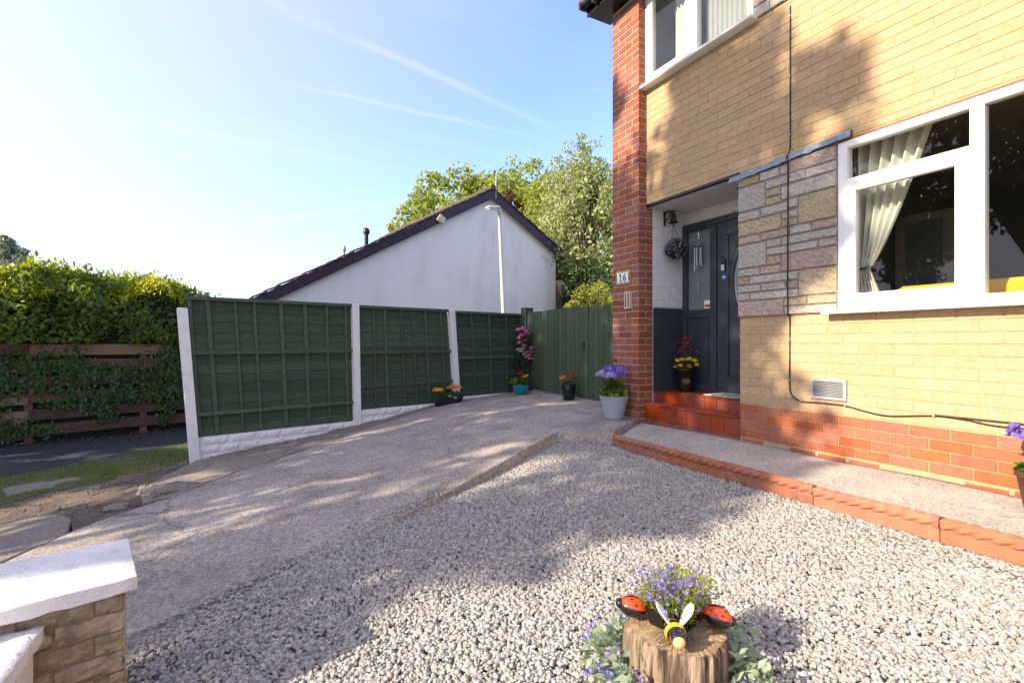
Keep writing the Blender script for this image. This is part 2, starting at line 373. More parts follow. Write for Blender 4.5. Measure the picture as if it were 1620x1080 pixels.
def tag(o, label=None, cat=None, group=None, kind=None):
    if label: o['label'] = label
    if cat: o['category'] = cat
    if group: o['group'] = group
    if kind: o['kind'] = kind
    return o

def thing(name, loc, label, cat, group=None):
    o = bpy.data.objects.new(name, None)
    o.empty_display_size = 0.1
    o.location = loc
    link(o)
    return tag(o, label, cat, group)

def npmesh(name, V, F, mats, smooth=False, fmat=None):
    """V (n,3) array, F (m,k) int array of equal-size faces."""
    V = np.asarray(V, dtype=np.float32); F = np.asarray(F, dtype=np.int32)
    me = bpy.data.meshes.new(name)
    k = F.shape[1]
    me.vertices.add(len(V)); me.vertices.foreach_set('co', V.ravel())
    me.loops.add(F.size); me.loops.foreach_set('vertex_index', F.ravel())
    me.polygons.add(len(F))
    me.polygons.foreach_set('loop_start', np.arange(0, F.size, k, dtype=np.int32))
    if smooth: me.polygons.foreach_set('use_smooth', np.ones(len(F), dtype=bool))
    if fmat is not None: me.polygons.foreach_set('material_index', np.asarray(fmat, dtype=np.int32))
    for m in (mats if isinstance(mats, (list, tuple)) else [mats]):
        me.materials.append(m)
    me.update(calc_edges=True)
    return me

def nobj(name, me, parent=None, M4=None):
    o = bpy.data.objects.new(name, me)
    if M4 is not None: o.matrix_basis = M4
    return link(o, parent)

class MB:
    def __init__(s): s.v = []; s.f = []; s.m = []; s.sm = []
    def add(s, vs, fs, mi=0, smooth=False):
        b = len(s.v)
        s.v += [tuple(p) for p in vs]
        for f in fs:
            s.f.append([b + i for i in f]); s.m.append(mi); s.sm.append(smooth)
        return s
    def box(s, c, d, rot=None, ch=0.0, mi=0):
        x, y, z = d[0] / 2, d[1] / 2, d[2] / 2
        if ch <= 0:
            vs = [(a * x, b * y, e * z) for a in (-1, 1) for b in (-1, 1) for e in (-1, 1)]
            fs = [(0, 1, 3, 2), (4, 6, 7, 5), (0, 4, 5, 1), (2, 3, 7, 6), (0, 2, 6, 4), (1, 5, 7, 3)]
        else:
            vs = []; h = ch
            def rect(xx, yy, zz): return [(-xx, -yy, zz), (xx, -yy, zz), (xx, yy, zz), (-xx, yy, zz)]
            for xx, yy, zz in ((x - h, y - h, -z), (x, y, -z + h), (x, y, z - h), (x - h, y - h, z)): vs += rect(xx, yy, zz)
            fs = [(3, 2, 1, 0), (12, 13, 14, 15)]
            for k in range(3):
                for i in range(4):
                    j = (i + 1) % 4
                    fs.append((4 * k + i, 4 * k + j, 4 * k + 4 + j, 4 * k + 4 + i))
        c = Vector(c)
        if rot is not None: vs = [rot @ Vector(p) for p in vs]
        return s.add([Vector(p) + c for p in vs], fs, mi)
    def bb(s, x0, x1, y0, y1, z0, z1, mi=0, ch=0.0):
        return s.box(((x0 + x1) / 2, (y0 + y1) / 2, (z0 + z1) / 2), (abs(x1 - x0), abs(y1 - y0), abs(z1 - z0)), mi=mi, ch=ch)
    def tube(s, pts, rad, n=8, mi=0, cap=True, smooth=True):
        pts = [Vector(p) for p in pts]
        if not isinstance(rad, (list, tuple)): rad = [rad] * len(pts)
        vs = []; ref = Vector((0.13, 0.21, 0.97)).normalized()
        for i, p in enumerate(pts):
            d = (pts[min(i + 1, len(pts) - 1)] - pts[max(i - 1, 0)]).normalized()
            r = ref if abs(d.dot(ref)) < 0.95 else Vector((1, 0, 0))
            a = d.cross(r).normalized(); b = d.cross(a)
            for k in range(n):
                t = 2 * math.pi * k / n
                vs.append(p + (a * math.cos(t) + b * math.sin(t)) * rad[i])
        fs = []
        for i in range(len(pts) - 1):
            for k in range(n):
                j = (k + 1) % n
                fs.append((i * n + k, i * n + j, (i + 1) * n + j, (i + 1) * n + k))
        s.add(vs, fs, mi, smooth)
        if cap:
            e = (len(pts) - 1) * n
            s.add(vs[:n], [tuple(range(n))], mi); s.add(vs[e:], [tuple(range(n - 1, -1, -1))], mi)
        return s
    def lathe(s, c, prof, n=24, mi=0, smooth=True, wob=None):
        vs = []
        for r, z in prof:
            for k in range(n):
                t = 2 * math.pi * k / n
                rr = r * (wob(t, z) if wob else 1)
                vs.append((c[0] + rr * math.cos(t), c[1] + rr * math.sin(t), c[2] + z))
        fs = []
        for i in range(len(prof) - 1):
            for k in range(n):
                j = (k + 1) % n
                fs.append((i * n + k, i * n + j, (i + 1) * n + j, (i + 1) * n + k))
        return s.add(vs, fs, mi, smooth)
    def ell(s, c, r, rot=None, nu=16, nv=10, mi=0, mfun=None):
        vs = []; c = Vector(c)
        for i in range(nv + 1):
            ph = math.pi * i / nv
            for k in range(nu):
                t = 2 * math.pi * k / nu
                p = Vector((r[0] * math.sin(ph) * math.cos(t), r[1] * math.sin(ph) * math.sin(t), r[2] * math.cos(ph)))
                vs.append((rot @ p if rot is not None else p) + c)
        b = len(s.v); s.v += [tuple(p) for p in vs]
        for i in range(nv):
            for k in range(nu):
                j = (k + 1) % nu
                s.f.append([b + i * nu + k, b + (i + 1) * nu + k, b + (i + 1) * nu + j, b + i * nu + j])
                s.m.append(mfun((i + 0.5) / nv, (k + 0.5) / nu) if mfun else mi); s.sm.append(True)
        return s
    def prism(s, poly, z0, z1, mi=0):
        n = len(poly)
        vs = [(p[0], p[1], z0) for p in poly] + [(p[0], p[1], z1) for p in poly]
        fs = [tuple(range(n - 1, -1, -1)), tuple(range(n, 2 * n))] + [(i, (i + 1) % n, n + (i + 1) % n, n + i) for i in range(n)]
        return s.add(vs, fs, mi)
    def xf(s, fn):
        s.v = [tuple(fn(Vector(p))) for p in s.v]; return s
    def mesh(s, name, mats):
        me = bpy.data.meshes.new(name)
        me.from_pydata(s.v, [], s.f)
        for m in (mats if isinstance(mats, (list, tuple)) else [mats]): me.materials.append(m)
        me.polygons.foreach_set('material_index', s.m)
        me.polygons.foreach_set('use_smooth', s.sm)
        me.update()
        return me
    def build(s, name, mats, parent=None, M4=None):
        return nobj(name, s.mesh(name, mats), parent, M4)

def rz(a): return Matrix.Rotation(a, 3, 'Z')
def frame(o, e, n=None):
    """4x4 with local x=e (horizontal dir), z up"""
    e = Vector((e[0], e[1], 0)).normalized(); nn = Vector((-e.y, e.x, 0))
    return Matrix(((e.x, nn.x, 0, o[0]), (e.y, nn.y, 0, o[1]), (0, 0, 1, o[2]), (0, 0, 0, 1)))

def unit(a): return a / np.maximum(np.linalg.norm(a, axis=1, keepdims=True), 1e-9)
def leaves(name, C, D, N, ln, wd, m, fold=0.25, tmpl='leaf', bend=0.0):
    """many leaf faces: centres C, long axis D, face normal N, length ln, width wd"""
    C = np.asarray(C, float); n = len(C)
    D = unit(np.asarray(D, float)); S = unit(np.cross(N, D)); N = np.cross(D, S)
    ln = np.broadcast_to(np.asarray(ln, float).reshape(-1, 1), (n, 1)); wd = np.broadcast_to(np.asarray(wd, float).reshape(-1, 1), (n, 1))
    if tmpl == 'leaf':
        T = [(-.5, 0, 0), (-.08, .5, fold), (.5, 0, -bend), (-.08, -.5, fold)]; F = [(0, 3, 2), (0, 2, 1)]
    elif tmpl == 'blade':
        T = [(0, -.5, 0), (0, .5, 0), (1, 0, 0)]; F = [(0, 1, 2)]
    else:
        T = [(.5 * math.cos(a), .5 * math.sin(a), 0.08 * (i % 2)) for i, a in enumerate([k * math.pi / 3 for k in range(6)])]; F = [(0, 1, 2), (0, 2, 3), (0, 3, 4), (0, 4, 5)]
    k = len(T)
    V = np.empty((n, k, 3))
    for i, (a, b, c) in enumerate(T): V[:, i] = C + D * ln * a + S * wd * b + N * wd * c
    F = np.asarray(F); FF = (np.arange(n) * k)[:, None, None] + F[None]
    return npmesh(name, V.reshape(-1, 3), FF.reshape(-1, 3), m)

def rdir(n): return unit(rng.normal(size=(n, 3)))
def rx(n, a, b): return rng.uniform(a, b, n)

# ---------------------------------------------------------------- terrain heights
def drive_z(X, Y):
    X = np.asarray(X, float); Y = np.asarray(Y, float)
    w = np.interp(X, [1.35, 4.8], [.057, .010])
    return np.maximum(-.62, .14 - .113 * np.maximum(0, 2.75 - X) - w * np.clip(Y - 3.6, 0, 4.6))
def dz(x, y): return float(drive_z(x, y))
def gz(x, y): return .03 - .064 * (2.9 - x)

FA, FB = Vector((-.62, 6.99, 0)), Vector((4.55, 8.05, 0))
FE = (FB - FA).normalized()

def loft(name, near, far, nu, nv, zf, m, skirt=0.12, parent=None):
    """sheet between two polylines with height zf(x,y) and a skirt all round"""
    def samp(pl, n):
        pl = np.asarray(pl, float)
        # keep the corners: sample each segment
        t = np.linspace(0, len(pl) - 1, n)
        return np.stack([np.interp(t, np.arange(len(pl)), pl[:, i]) for i in range(2)], 1)
    nu = max(1, round((nu - 1) / (len(near) - 1))) * (len(near) - 1) + 1
    A, B = samp(near, nu), samp(far, nu)
    V = []
    for j in range(nv):
        k = j / (nv - 1)
        P = A * (1 - k) + B * k
        V.append(np.column_stack([P, zf(P[:, 0], P[:, 1])]))
    V = np.concatenate(V)
    idx = np.arange(nu * nv).reshape(nv, nu)
    F = np.stack([idx[:-1, :-1], idx[:-1, 1:], idx[1:, 1:], idx[1:, :-1]], -1).reshape(-1, 4)
    ring = np.concatenate([idx[0, :], idx[1:, -1], idx[-1, -2::-1], idx[-2:0:-1, 0]])
    low = V[ring].copy(); low[:, 2] -= skirt
    b = len(V); n = len(ring)
    i = np.arange(n); j = (i + 1) % n
    F2 = np.stack([ring[i], b + i, b + j, ring[j]], 1)
    me = npmesh(name, np.concatenate([V, low]), np.concatenate([F, F2]), m)
    return nobj(name, me, parent)

def zn(x, y, s, a):   # cheap smooth height noise
    return a * (np.sin(x * s + 1.3) * np.cos(y * s * 1.17 + .4) + .5 * np.sin(x * s * 2.3 + y * s * 1.9))

# ---------------------------------------------------------------- the setting
# ground sheet to the horizon
xs = np.concatenate([[-600, -200, -80, -40, -20], np.arange(-12, 12.1, .4), [20, 40, 80, 200, 600]])
ys = np.concatenate([[-600, -200, -80, -40, -20], np.arange(-8, 16.1, .4), [24, 40, 80, 200, 600]])
GX, GY = np.meshgrid(xs, ys)
GZ = drive_z(GX, GY) - .11
idx = np.arange(GX.size).reshape(GX.shape)
F = np.stack([idx[:-1, :-1], idx[:-1, 1:], idx[1:, 1:], idx[1:, :-1]], -1).reshape(-1, 4)
tag(nobj('ground', npmesh('ground', np.column_stack([GX.ravel(), GY.ravel(), GZ.ravel()]), F, M['ground'], True)), kind='structure')

edge = [(-4.5, 2.42), (-1.6, 2.42), (-.50, 2.42), (-.27, 2.45), (.0, 2.57), (.46, 2.84), (.81, 2.97), (1.56, 3.36), (2.62, 4.0), (2.98, 3.56), (3.22, 3.80), (3.83, 4.16), (3.83, 4.60), (4.4, 4.60), (6.0, 4.60), (9.0, 4.60)]
back = [(-1.50, 3.6), (-1.30, 4.2), (-1.14, 4.55), (-.95, 4.78), (-.80, 4.90), (-.50, 5.10), (-.33, 5.35), (.3, 5.9), (1.25, 6.85), (2.3, 7.35), (3.0, 7.7), (3.8, 7.87), (4.5, 8.0), (5.0, 8.1), (6.5, 8.3), (9.0, 8.6)]
drv = loft('driveway', edge, back, 151, 60, lambda x, y: drive_z(x, y) + zn(x, y, 2.1, .004), M['concrete'])
tag(drv, kind='structure')
# weathered concrete haunch along the foot of the fence, and the broken slab left of the drive
h0 = [(-.80, 4.96), (-.50, 5.14), (-.33, 5.38), (.3, 5.93), (1.25, 6.88), (2.3, 7.38), (3.0, 7.73)]
h1 = [(-.95, 5.75), (-.75, 6.5), (-.45, 7.0), (.4, 7.2), (1.3, 7.40), (2.3, 7.60), (3.0, 7.76)]
hn = loft('drive_haunch', h0, h1, 70, 16, lambda x, y: drive_z(x, y) + .004 + zn(x, y, 5.1, .012) + zn(x, y, 17, .004), M['concrete_old'], .1)
tag(hn, kind='structure')
s0 = [(-4.4, 3.0), (-2.4, 3.2), (-1.55, 3.62), (-1.33, 4.22), (-1.17, 4.58)]
s1 = [(-4.4, 5.5), (-2.4, 5.75), (-1.75, 5.60), (-1.45, 5.42), (-1.28, 5.10)]
tag(loft('broken_slab', s0, s1, 40, 14, lambda x, y: drive_z(x, y) - .01 + zn(x, y, 3.1, .012), M['concrete_old'], .1), kind='structure')
# loose lumps of broken concrete at the slab's edge
def lump(c, r, seed, m, name='concrete_lump'):
    g = np.random.default_rng(seed)
    mb = MB(); mb.ell((0, 0, 0), r, None, 9, 6)
    mb.v = [tuple(np.array(p) * (1 + g.normal(0, .10))) for p in mb.v]
    mb.sm = [False] * len(mb.sm)
    return mb.build(name, m, None, Matrix.Translation(c) @ Matrix.Rotation(g.uniform(0, 6), 4, 'Z'))
for k, (x, y, r, lab) in enumerate([(-.86, 5.55, (.11, .075, .05), 'small broken lump of pale concrete on the soil beside the drive'),
                                    (-.62, 5.35, (.20, .11, .05), 'long broken concrete lump at the edge of the drive below the white post'),
                                    (-.98, 5.02, (.09, .06, .035), 'little concrete lump lying where the drive meets bare soil')]):
    o = lump((x, y, dz(x, y) + .01), r, 40 + k, M['concrete_old'])
    tag(o, lab, 'concrete lump', 'broken concrete beside the drive')

# bare soil verge, grass verge, tarmac footpath
sv0 = [(-6, 5.3), (-2.4, 5.70), (-1.75, 5.58), (-1.28, 5.05), (-1.14, 4.58), (-.82, 4.93), (-.6, 5.6)]
sv1 = [(-6, 6.2), (-2.6, 6.45), (-2.0, 6.75), (-1.6, 6.9), (-1.3, 7.0), (-1.0, 7.15), (-.70, 7.2)]
def soil_z(x, y): return drive_z(x, y) - .014 + zn(x, y, 6.3, .012) + zn(x, y, 19, .005)
tag(loft('soil_verge', sv0, sv1, 60, 24, soil_z, M['soil'], .06), kind='structure')
g0 = [(-6, 6.1), (-2.6, 6.35), (-2.0, 6.65), (-1.6, 6.8), (-1.3, 6.9), (-1.0, 7.05), (-.60, 7.10)]
g1 = [(-6, 6.6), (-2.55, 7.62), (-2.1, 7.95), (-1.7, 8.3), (-1.3, 8.6), (-.95, 8.85), (-.2, 9.0)]
M['turf'] = mat('turf_soil', (0.10, 0.105, 0.045), .95, .35, 12, 1.0, 60)
tag(loft('grass_verge', g0, g1, 50, 16, lambda x, y: np.interp(y, [6.5, 7.5], [1, 0]) * soil_z(x, y) + np.interp(y, [6.5, 7.5], [0, 1]) * (-.555) + zn(x, y, 5, .006), M['turf'], .06), kind='structure')
p0 = [(-8, 6.0), (-2.55, 7.58), (-2.1, 7.92), (-1.7, 8.25), (-1.3, 8.55), (-.95, 8.80), (-.2, 8.95), (2, 9.3), (10, 11)]
p1 = [(-8, 9.0), (-3.6, 10.3), (-3.0, 10.4), (-2.4, 10.5), (-1.8, 10.65), (-1.2, 10.8), (-.2, 11.0), (2, 11.5), (10, 13.4)]
tag(loft('footpath', p0, p1, 60, 10, lambda x, y: -.565 + zn(x, y, 3, .003) + .0 * x, M['tarmac'], .06), kind='structure')
mb = MB(); mb.box((0, 0, 0), (.62, .40, .05), None, .006)
tag(mb.build('drain_cover', M['concrete_old'], None, Matrix.Translation((-2.02, 7.15, -.595)) @ Matrix.Rotation(R(25), 4, 'Z')), 'flat concrete slab let into the grass verge', 'slab')

# path along the house
def path_z(x, y): return .095 + zn(x, y, 3.3, .004)
tag(loft('house_path', [(3.0, -4.5), (3.0, 3.52), (3.0, 3.55)], [(3.955, -4.5), (3.955, 2.9), (3.87, 4.17)], 80, 14, path_z, M['path'], .12), kind='structure')
# gravel bed: base sheet and the loose chippings on it
gb = loft('gravel_bed', [(-.62, -3.0), (.46, -3.0), (1.56, -3.0), (2.99, -3.0)], [(-.62, 2.42), (.46, 2.88), (1.56, 3.42), (2.99, 4.15)], 40, 40, lambda x, y: .03 - .064 * (2.9 - x) - .012 + zn(x, y, 4, .004), M['gravel_base'], .05)
tag(gb, kind='structure')

def stone_templates(k=10):
    t = (1 + 5 ** .5) / 2
    B = unit(np.array([(-1, t, 0), (1, t, 0), (-1, -t, 0), (1, -t, 0), (0, -1, t), (0, 1, t), (0, -1, -t), (0, 1, -t), (t, 0, -1), (t, 0, 1), (-t, 0, -1), (-t, 0, 1)], float))
    F = np.array([(0, 11, 5), (0, 5, 1), (0, 1, 7), (0, 7, 10), (0, 10, 11), (1, 5, 9), (5, 11, 4), (11, 10, 2), (10, 7, 6), (7, 1, 8), (3, 9, 4), (3, 4, 2), (3, 2, 6), (3, 6, 8), (3, 8, 9), (4, 9, 5), (2, 4, 11), (6, 2, 10), (8, 6, 7), (9, 8, 1)])
    out = []
    for i in range(k):
        P = B * rng.uniform(.72, 1.12, (12, 1))
        P = P * np.array([1.0, rng.uniform(.6, .85), rng.uniform(.36, .58)])
        out.append(P)
    return out, F
def inside(P, poly):
    x, y = P[:, 0], P[:, 1]; r = np.zeros(len(P), bool); n = len(poly)
    for i in range(n):
        (x0, y0), (x1, y1) = poly[i], poly[(i + 1) % n]
        c = ((y0 > y) != (y1 > y)); xx = (x1 - x0) * (y - y0) / (y1 - y0 + 1e-12) + x0
        r ^= c & (x < xx)
    return r
bed = [(-.50, .9), (-.53, 1.82), (-.335, 1.88), (-.41, 2.30), (-.40, 2.40), (-.27, 2.46), (.0, 2.59), (.46, 2.86), (.81, 3.0), (1.56, 3.39), (2.60, 3.98), (2.93, 3.55), (2.905, 3.4), (2.905, .25), (1.0, .2), (.2, .7)]
def scatter_stones(n, poly, smin, smax, zoff):
    P = np.column_stack([rng.uniform(-.6, 3.0, n * 2), rng.uniform(.15, 4.2, n * 2)])
    P = P[inside(P, poly)]
    return P, rng.uniform(smin, smax, len(P)) ** 1.0
P1, S1 = scatter_stones(104000, bed, .0, 1.0, 0)
S1 = .0055 + .0075 * S1 ** 1.8
# a few stones spilt on to the edge of the drive
k = 420; tt = rng.uniform(0, 1, k)
EP = np.array([(-.27, 2.46), (.46, 2.86), (1.2, 3.18)])
sp = np.stack([np.interp(tt * 2, [0, 1, 2], EP[:, i]) for i in range(2)], 1) + np.column_stack([rng.normal(-.02, .05, k), np.abs(rng.normal(0, .05, k))])
P1 = np.concatenate([P1, sp]); S1 = np.concatenate([S1, rng.uniform(.006, .011, k)])
hz = .03 - .064 * (2.9 - P1[:, 0]) + rng.uniform(-.003, .007, len(P1))
hz[-k:] = np.maximum(hz[-k:], drive_z(P1[-k:, 0], P1[-k:, 1]) + .004)
TT, TF = stone_templates()
TT = np.array(TT)
CB = np.array([(a, b, c) for a in (-1, 1) for b in (-1, 1) for c in (-1, 1)], float) * .72
TC = np.array([CB * rng.uniform(.7, 1.15, (8, 3)) * (1, rng.uniform(.6, .85), rng.uniform(.36, .58)) for _ in range(10)])
CF = np.array([(0, 1, 3), (0, 3, 2), (4, 6, 7), (4, 7, 5), (0, 4, 5), (0, 5, 1), (2, 3, 7), (2, 7, 6), (0, 2, 6), (0, 6, 4), (1, 5, 7), (1, 7, 3)])
def stones(P, S, H, T, F):
    n = len(P); V = T[rng.integers(0, len(T), n)] * S[:, None, None] * 1.15
    ax = rng.normal(0, .30, (n, 2)); an = rng.uniform(0, 2 * math.pi, n)
    c_, s_ = np.cos(an)[:, None], np.sin(an)[:, None]
    x, y, z = V[..., 0], V[..., 1], V[..., 2]
    x, y = x * c_ - y * s_, x * s_ + y * c_
    y, z = y - z * ax[:, :1], z + y * ax[:, :1]
    x, z = x + z * ax[:, 1:], z - x * ax[:, 1:]
    V = np.stack([x + P[:, :1], y + P[:, 1:], z + H[:, None]], -1)
    return V.reshape(-1, 3), ((np.arange(n) * T.shape[1])[:, None, None] + F[None]).reshape(-1, 3)
near = P1[:, 0] * .469 + P1[:, 1] * .883 < 2.15
Va, Fa = stones(P1[near], S1[near], hz[near], TT, TF)
Vb, Fb = stones(P1[~near], S1[~near], hz[~near], TC, CF)
V = np.concatenate([Va, Vb]); FF = np.concatenate([Fa, Fb + len(Va)])
print('stones', len(P1), 'tris', len(FF))
st = nobj('gravel', npmesh('gravel', V.reshape(-1, 3), FF.reshape(-1, 3), M['stone_chip']))
tag(st, 'loose pale grey limestone chippings covering the front garden', 'gravel', kind='stuff')

# ---------------------------------------------------------------- the house
WX = 3.944                    # brick face of the front wall
house = thing('brick_house', (WX, 1.0, .1), 'buff and red brick house with a dark front door and white framed windows', 'house')

_bk = {}
def brick_mesh(l, h, m, d=.016, ch=.003):
    key = (round(l, 3), round(h, 3), m.name, d)
    if key not in _bk:
        mb = MB()
        a, b = l / 2, h / 2
        vs = []
        for x, q in ((d, 0), (ch, 0), (0, ch)):
            vs += [(x, -a + q, -b + q), (x, a - q, -b + q), (x, a - q, b - q), (x, -a + q, b - q)]
        fs = [(8, 11, 10, 9)]
        for k in range(2):
            for i in range(4):
                j = (i + 1) % 4
                fs.append((4 * k + i, 4 * k + 4 + i, 4 * k + 4 + j, 4 * k + j))
        mb.add(vs, fs)
        _bk[key] = mb.mesh('brick', m)
    return _bk[key]

def lay(u0, u1, z0, z1, holes, pitch=.0765, L=.218, j=.007, phase=0.0, first=0):
    """stretcher bond between u0..u1, z0..z1 with rectangular holes; yields rectangles"""
    outp = []
    n = int(math.ceil((z1 - z0) / pitch))
    for i in range(n):
        za, zb = z0 + i * pitch, min(z0 + (i + 1) * pitch - j, z1)
        if zb - za < .012: continue
        cuts = sorted({za, zb} | {h[2] for h in holes if za < h[2] < zb} | {h[3] for h in holes if za < h[3] < zb})
        for a, b in zip(cuts[:-1], cuts[1:]):
            if b - a < .012: continue
            zm = (a + b) / 2
            hs = [(h[0], h[1]) for h in holes if h[2] < zm < h[3]]
            u = u0 - (L + j) + phase + (((i + first) % 2) * (L + j) / 2)
            while u < u1:
                segs = [(max(u, u0), min(u + L, u1))]
                for (p, q) in hs:
                    ns = []
                    for (s_, e_) in segs:
                        if q <= s_ or p >= e_: ns.append((s_, e_)); continue
                        if s_ < p: ns.append((s_, p))
                        if e_ > q: ns.append((q, e_))
                    segs = ns
                for (s_, e_) in segs:
                    if e_ - s_ > .02: outp.append((s_, e_, a, b))
                u += L + j
    return outp

def proj(x, y, z):
    d = x * .46947 + y * .88295
    if d < .2: return None
    l = x * .88295 - y * .46947
    return 810 + 771 * l / d, 540 - 771 * (z - CAMZ) / d, d

def place_bricks(items, parent, mo, mi, limit, name='brick', jit=.0012, d=.016):
    """items: (rect, world 4x4 at the rectangle's centre, local -x outwards). Largest in view become parts, the rest one part"""
    sc = []
    for it in items:
        (a, b, z0, z1), M4 = it
        p = proj(*M4.translation)
        v = -1
        if p and -30 < p[0] < 1650 and -30 < p[1] < 1110: v = (b - a) * (z1 - z0) / p[2] ** 2
        sc.append(v)
    order = sorted(range(len(items)), key=lambda i: -sc[i])
    keep = set(i for i in order[:limit] if sc[i] > 0)
    rest = MB()
    for i, ((a, b, z0, z1), M4) in enumerate(items):
        M2 = M4 @ Matrix.Translation((random.uniform(-jit, jit), 0, 0)) @ Matrix.Rotation(random.gauss(0, .0025), 4, 'X')
        me = brick_mesh(b - a, z1 - z0, mo, d)
        if i in keep:
            nobj(name, me, parent, M2)
        else:
            rest.add([M2 @ v.co for v in me.vertices], [tuple(p.vertices) for p in me.polygons])
    if rest.v:
        tag(rest.build(name + '_remainder', mi, parent), kind='stuff')

def wall_sheet(name, x_front, x_back, u0, u1, z0, z1, holes, m, parent):
    """wall in the plane X = const with holes and reveals"""
    us = sorted({u0, u1} | {min(max(h[0], u0), u1) for h in holes} | {min(max(h[1], u0), u1) for h in holes})
    zs = sorted({z0, z1} | {min(max(h[2], z0), z1) for h in holes} | {min(max(h[3], z0), z1) for h in holes})
    def solid(i, k):
        if not (0 <= i < len(us) - 1 and 0 <= k < len(zs) - 1): return False
        um, zm = (us[i] + us[i + 1]) / 2, (zs[k] + zs[k + 1]) / 2
        return not any(h[0] < um < h[1] and h[2] < zm < h[3] for h in holes)
    mb = MB()
    for i in range(len(us) - 1):
        for k in range(len(zs) - 1):
            if not solid(i, k): continue
            a, b, c, d = us[i], us[i + 1], zs[k], zs[k + 1]
            mb.add([(x_front, a, c), (x_front, b, c), (x_front, b, d), (x_front, a, d)], [(3, 2, 1, 0)])
            mb.add([(x_back, a, c), (x_back, b, c), (x_back, b, d), (x_back, a, d)], [(0, 1, 2, 3)])
            for (di, dk, p, q) in ((-1, 0, (a, c), (a, d)), (1, 0, (b, c), (b, d)), (0, -1, (a, c), (b, c)), (0, 1, (a, d), (b, d))):
                if not solid(i + di, k + dk):
                    mb.add([(x_front, *p), (x_front, *q), (x_back, *q), (x_back, *p)], [(0, 1, 2, 3)])
    return mb.build(name, m, parent)

W1 = (-.62, 2.105, 1.235, 2.505)      # ground floor window opening (y0, y1, z0, z1)
PO = (2.965, 4.168, .05, 2.538)       # porch opening
W2 = (2.812, 4.168, 3.835, 4.93)      # upper window opening
CL = (2.105, 2.965, 1.222, 2.50)      # stone cladding
fw = wall_sheet('front_wall', WX + .0035, WX + .16, -5.0, 4.165, .0, 4.95, [W1, PO, W2], M['buff_mortar'], house)
UC = (2.50, 2.812, 3.85, 4.95)
def wallM(a, b, z0, z1, x=WX): return Matrix.Translation((x, (a + b) / 2, (z0 + z1) / 2))
rects = lay(-5.0, 4.165, .448, 4.95, [(W1[0], W1[1], W1[2] - .03, W1[3] + .03), PO, (W2[0], W2[1], W2[2] - .03, W2[3]), CL, UC])
place_bricks([(r, wallM(*r)) for r in rects], fw, M['buff_o'], M['buff_i'], 300)
# red plinth
pl = MB().bb(WX + .004, WX + .02, -5.0, 2.963, -.05, .444).build('plinth', M['red_mortar'], house)
rects = lay(-5.0, 2.963, .139, .441, [], pitch=.0757, phase=.03)
rects += [(a, b - .02, .07 + random.uniform(0, .01), .127 - random.uniform(0, .012)) for (a, b, _, _) in lay(-5.0, 2.963, .07, .13, [], pitch=.08, phase=.09) if random.random() < .85]
place_bricks([(r, wallM(*r, x=WX - .003)) for r in rects], pl, M['plinth_o'], M['plinth_i'], 120)
# corner pillar of red brick
PXF, PY0, PY1 = 3.83, 4.168, 4.622
pil = MB().bb(PXF + .004, 4.04, PY0 + .004, PY1, -.05, 4.93).build('brick_pillar', M['red_mortar'], house)
items = []
z = .06; i = 0
while z < 4.90:
    h = min(.066, 4.925 - z)
    if i % 2 == 0: cols = [(PY0, PY0 + .222), (PY0 + .232, PY1)]
    else: cols = [(PY0, PY0 + .107), (PY0 + .117, PY0 + .339), (PY0 + .349, PY1)]
    for a, b in cols: items.append(((a, b, z, z + h), Matrix.Translation((PXF, (a + b) / 2, z + h / 2))))
    ret = [(PXF + .0165, 4.04)] if i % 2 else [(PXF + .0165, PXF + .102), (PXF + .112, 4.04)]
    for a, b in ret:
        if z + h > 2.55: b = min(b, WX)
        if b - a < .02: continue
        items.append(((a, b, z, z + h), Matrix.Translation(((a + b) / 2, PY0, z + h / 2)) @ Matrix.Rotation(R(90), 4, 'Z')))
    z += .0757; i += 1
place_bricks(items, pil, M['red_o'], M['red_i'], 300)
# house flank and the body behind the front
MB().bb(4.04, 11.5, 4.35, 4.60, -.1, 4.95).bb(11.3, 11.5, -5, 4.35, -.1, 4.95).bb(WX + .16, 11.3, -5.0, -4.8, -.1, 4.95).build('flank_wall', M['red_i'], house)
# eaves
rf = MB()
rf.add([(3.50, -5.2, 5.03), (3.50, 4.86, 5.03), (7.6, 4.86, 7.4), (7.6, -5.2, 7.4), (3.50, -5.2, 5.13), (3.50, 4.86, 5.13), (7.6, 4.86, 7.5), (7.6, -5.2, 7.5)],
       [(0, 1, 2, 3), (7, 6, 5, 4), (0, 4, 5, 1), (1, 5, 6, 2), (3, 2, 6, 7), (0, 3, 7, 4)])
rf.add([(7.6, -5.2, 7.4), (7.6, 4.86, 7.4), (11.9, 4.86, 4.92), (11.9, -5.2, 4.92), (7.6, -5.2, 7.5), (7.6, 4.86, 7.5), (11.9, 4.86, 5.02), (11.9, -5.2, 5.02)],
       [(3, 2, 1, 0), (4, 5, 6, 7), (0, 1, 5, 4), (1, 2, 6, 5), (2, 3, 7, 6), (3, 0, 4, 7)])
roof = rf.build('roof', M['roof_tile'], house)
MB().bb(3.60, WX, -5.1, 4.80, 4.945, 4.965).bb(3.585, 3.60, -5.1, 4.80, 4.93, 5.09).build('soffit', M['black_gutter'], roof)
g = MB()
prof = [(math.cos(a), math.sin(a)) for a in [math.pi + k * math.pi / 8 for k in range(9)]]
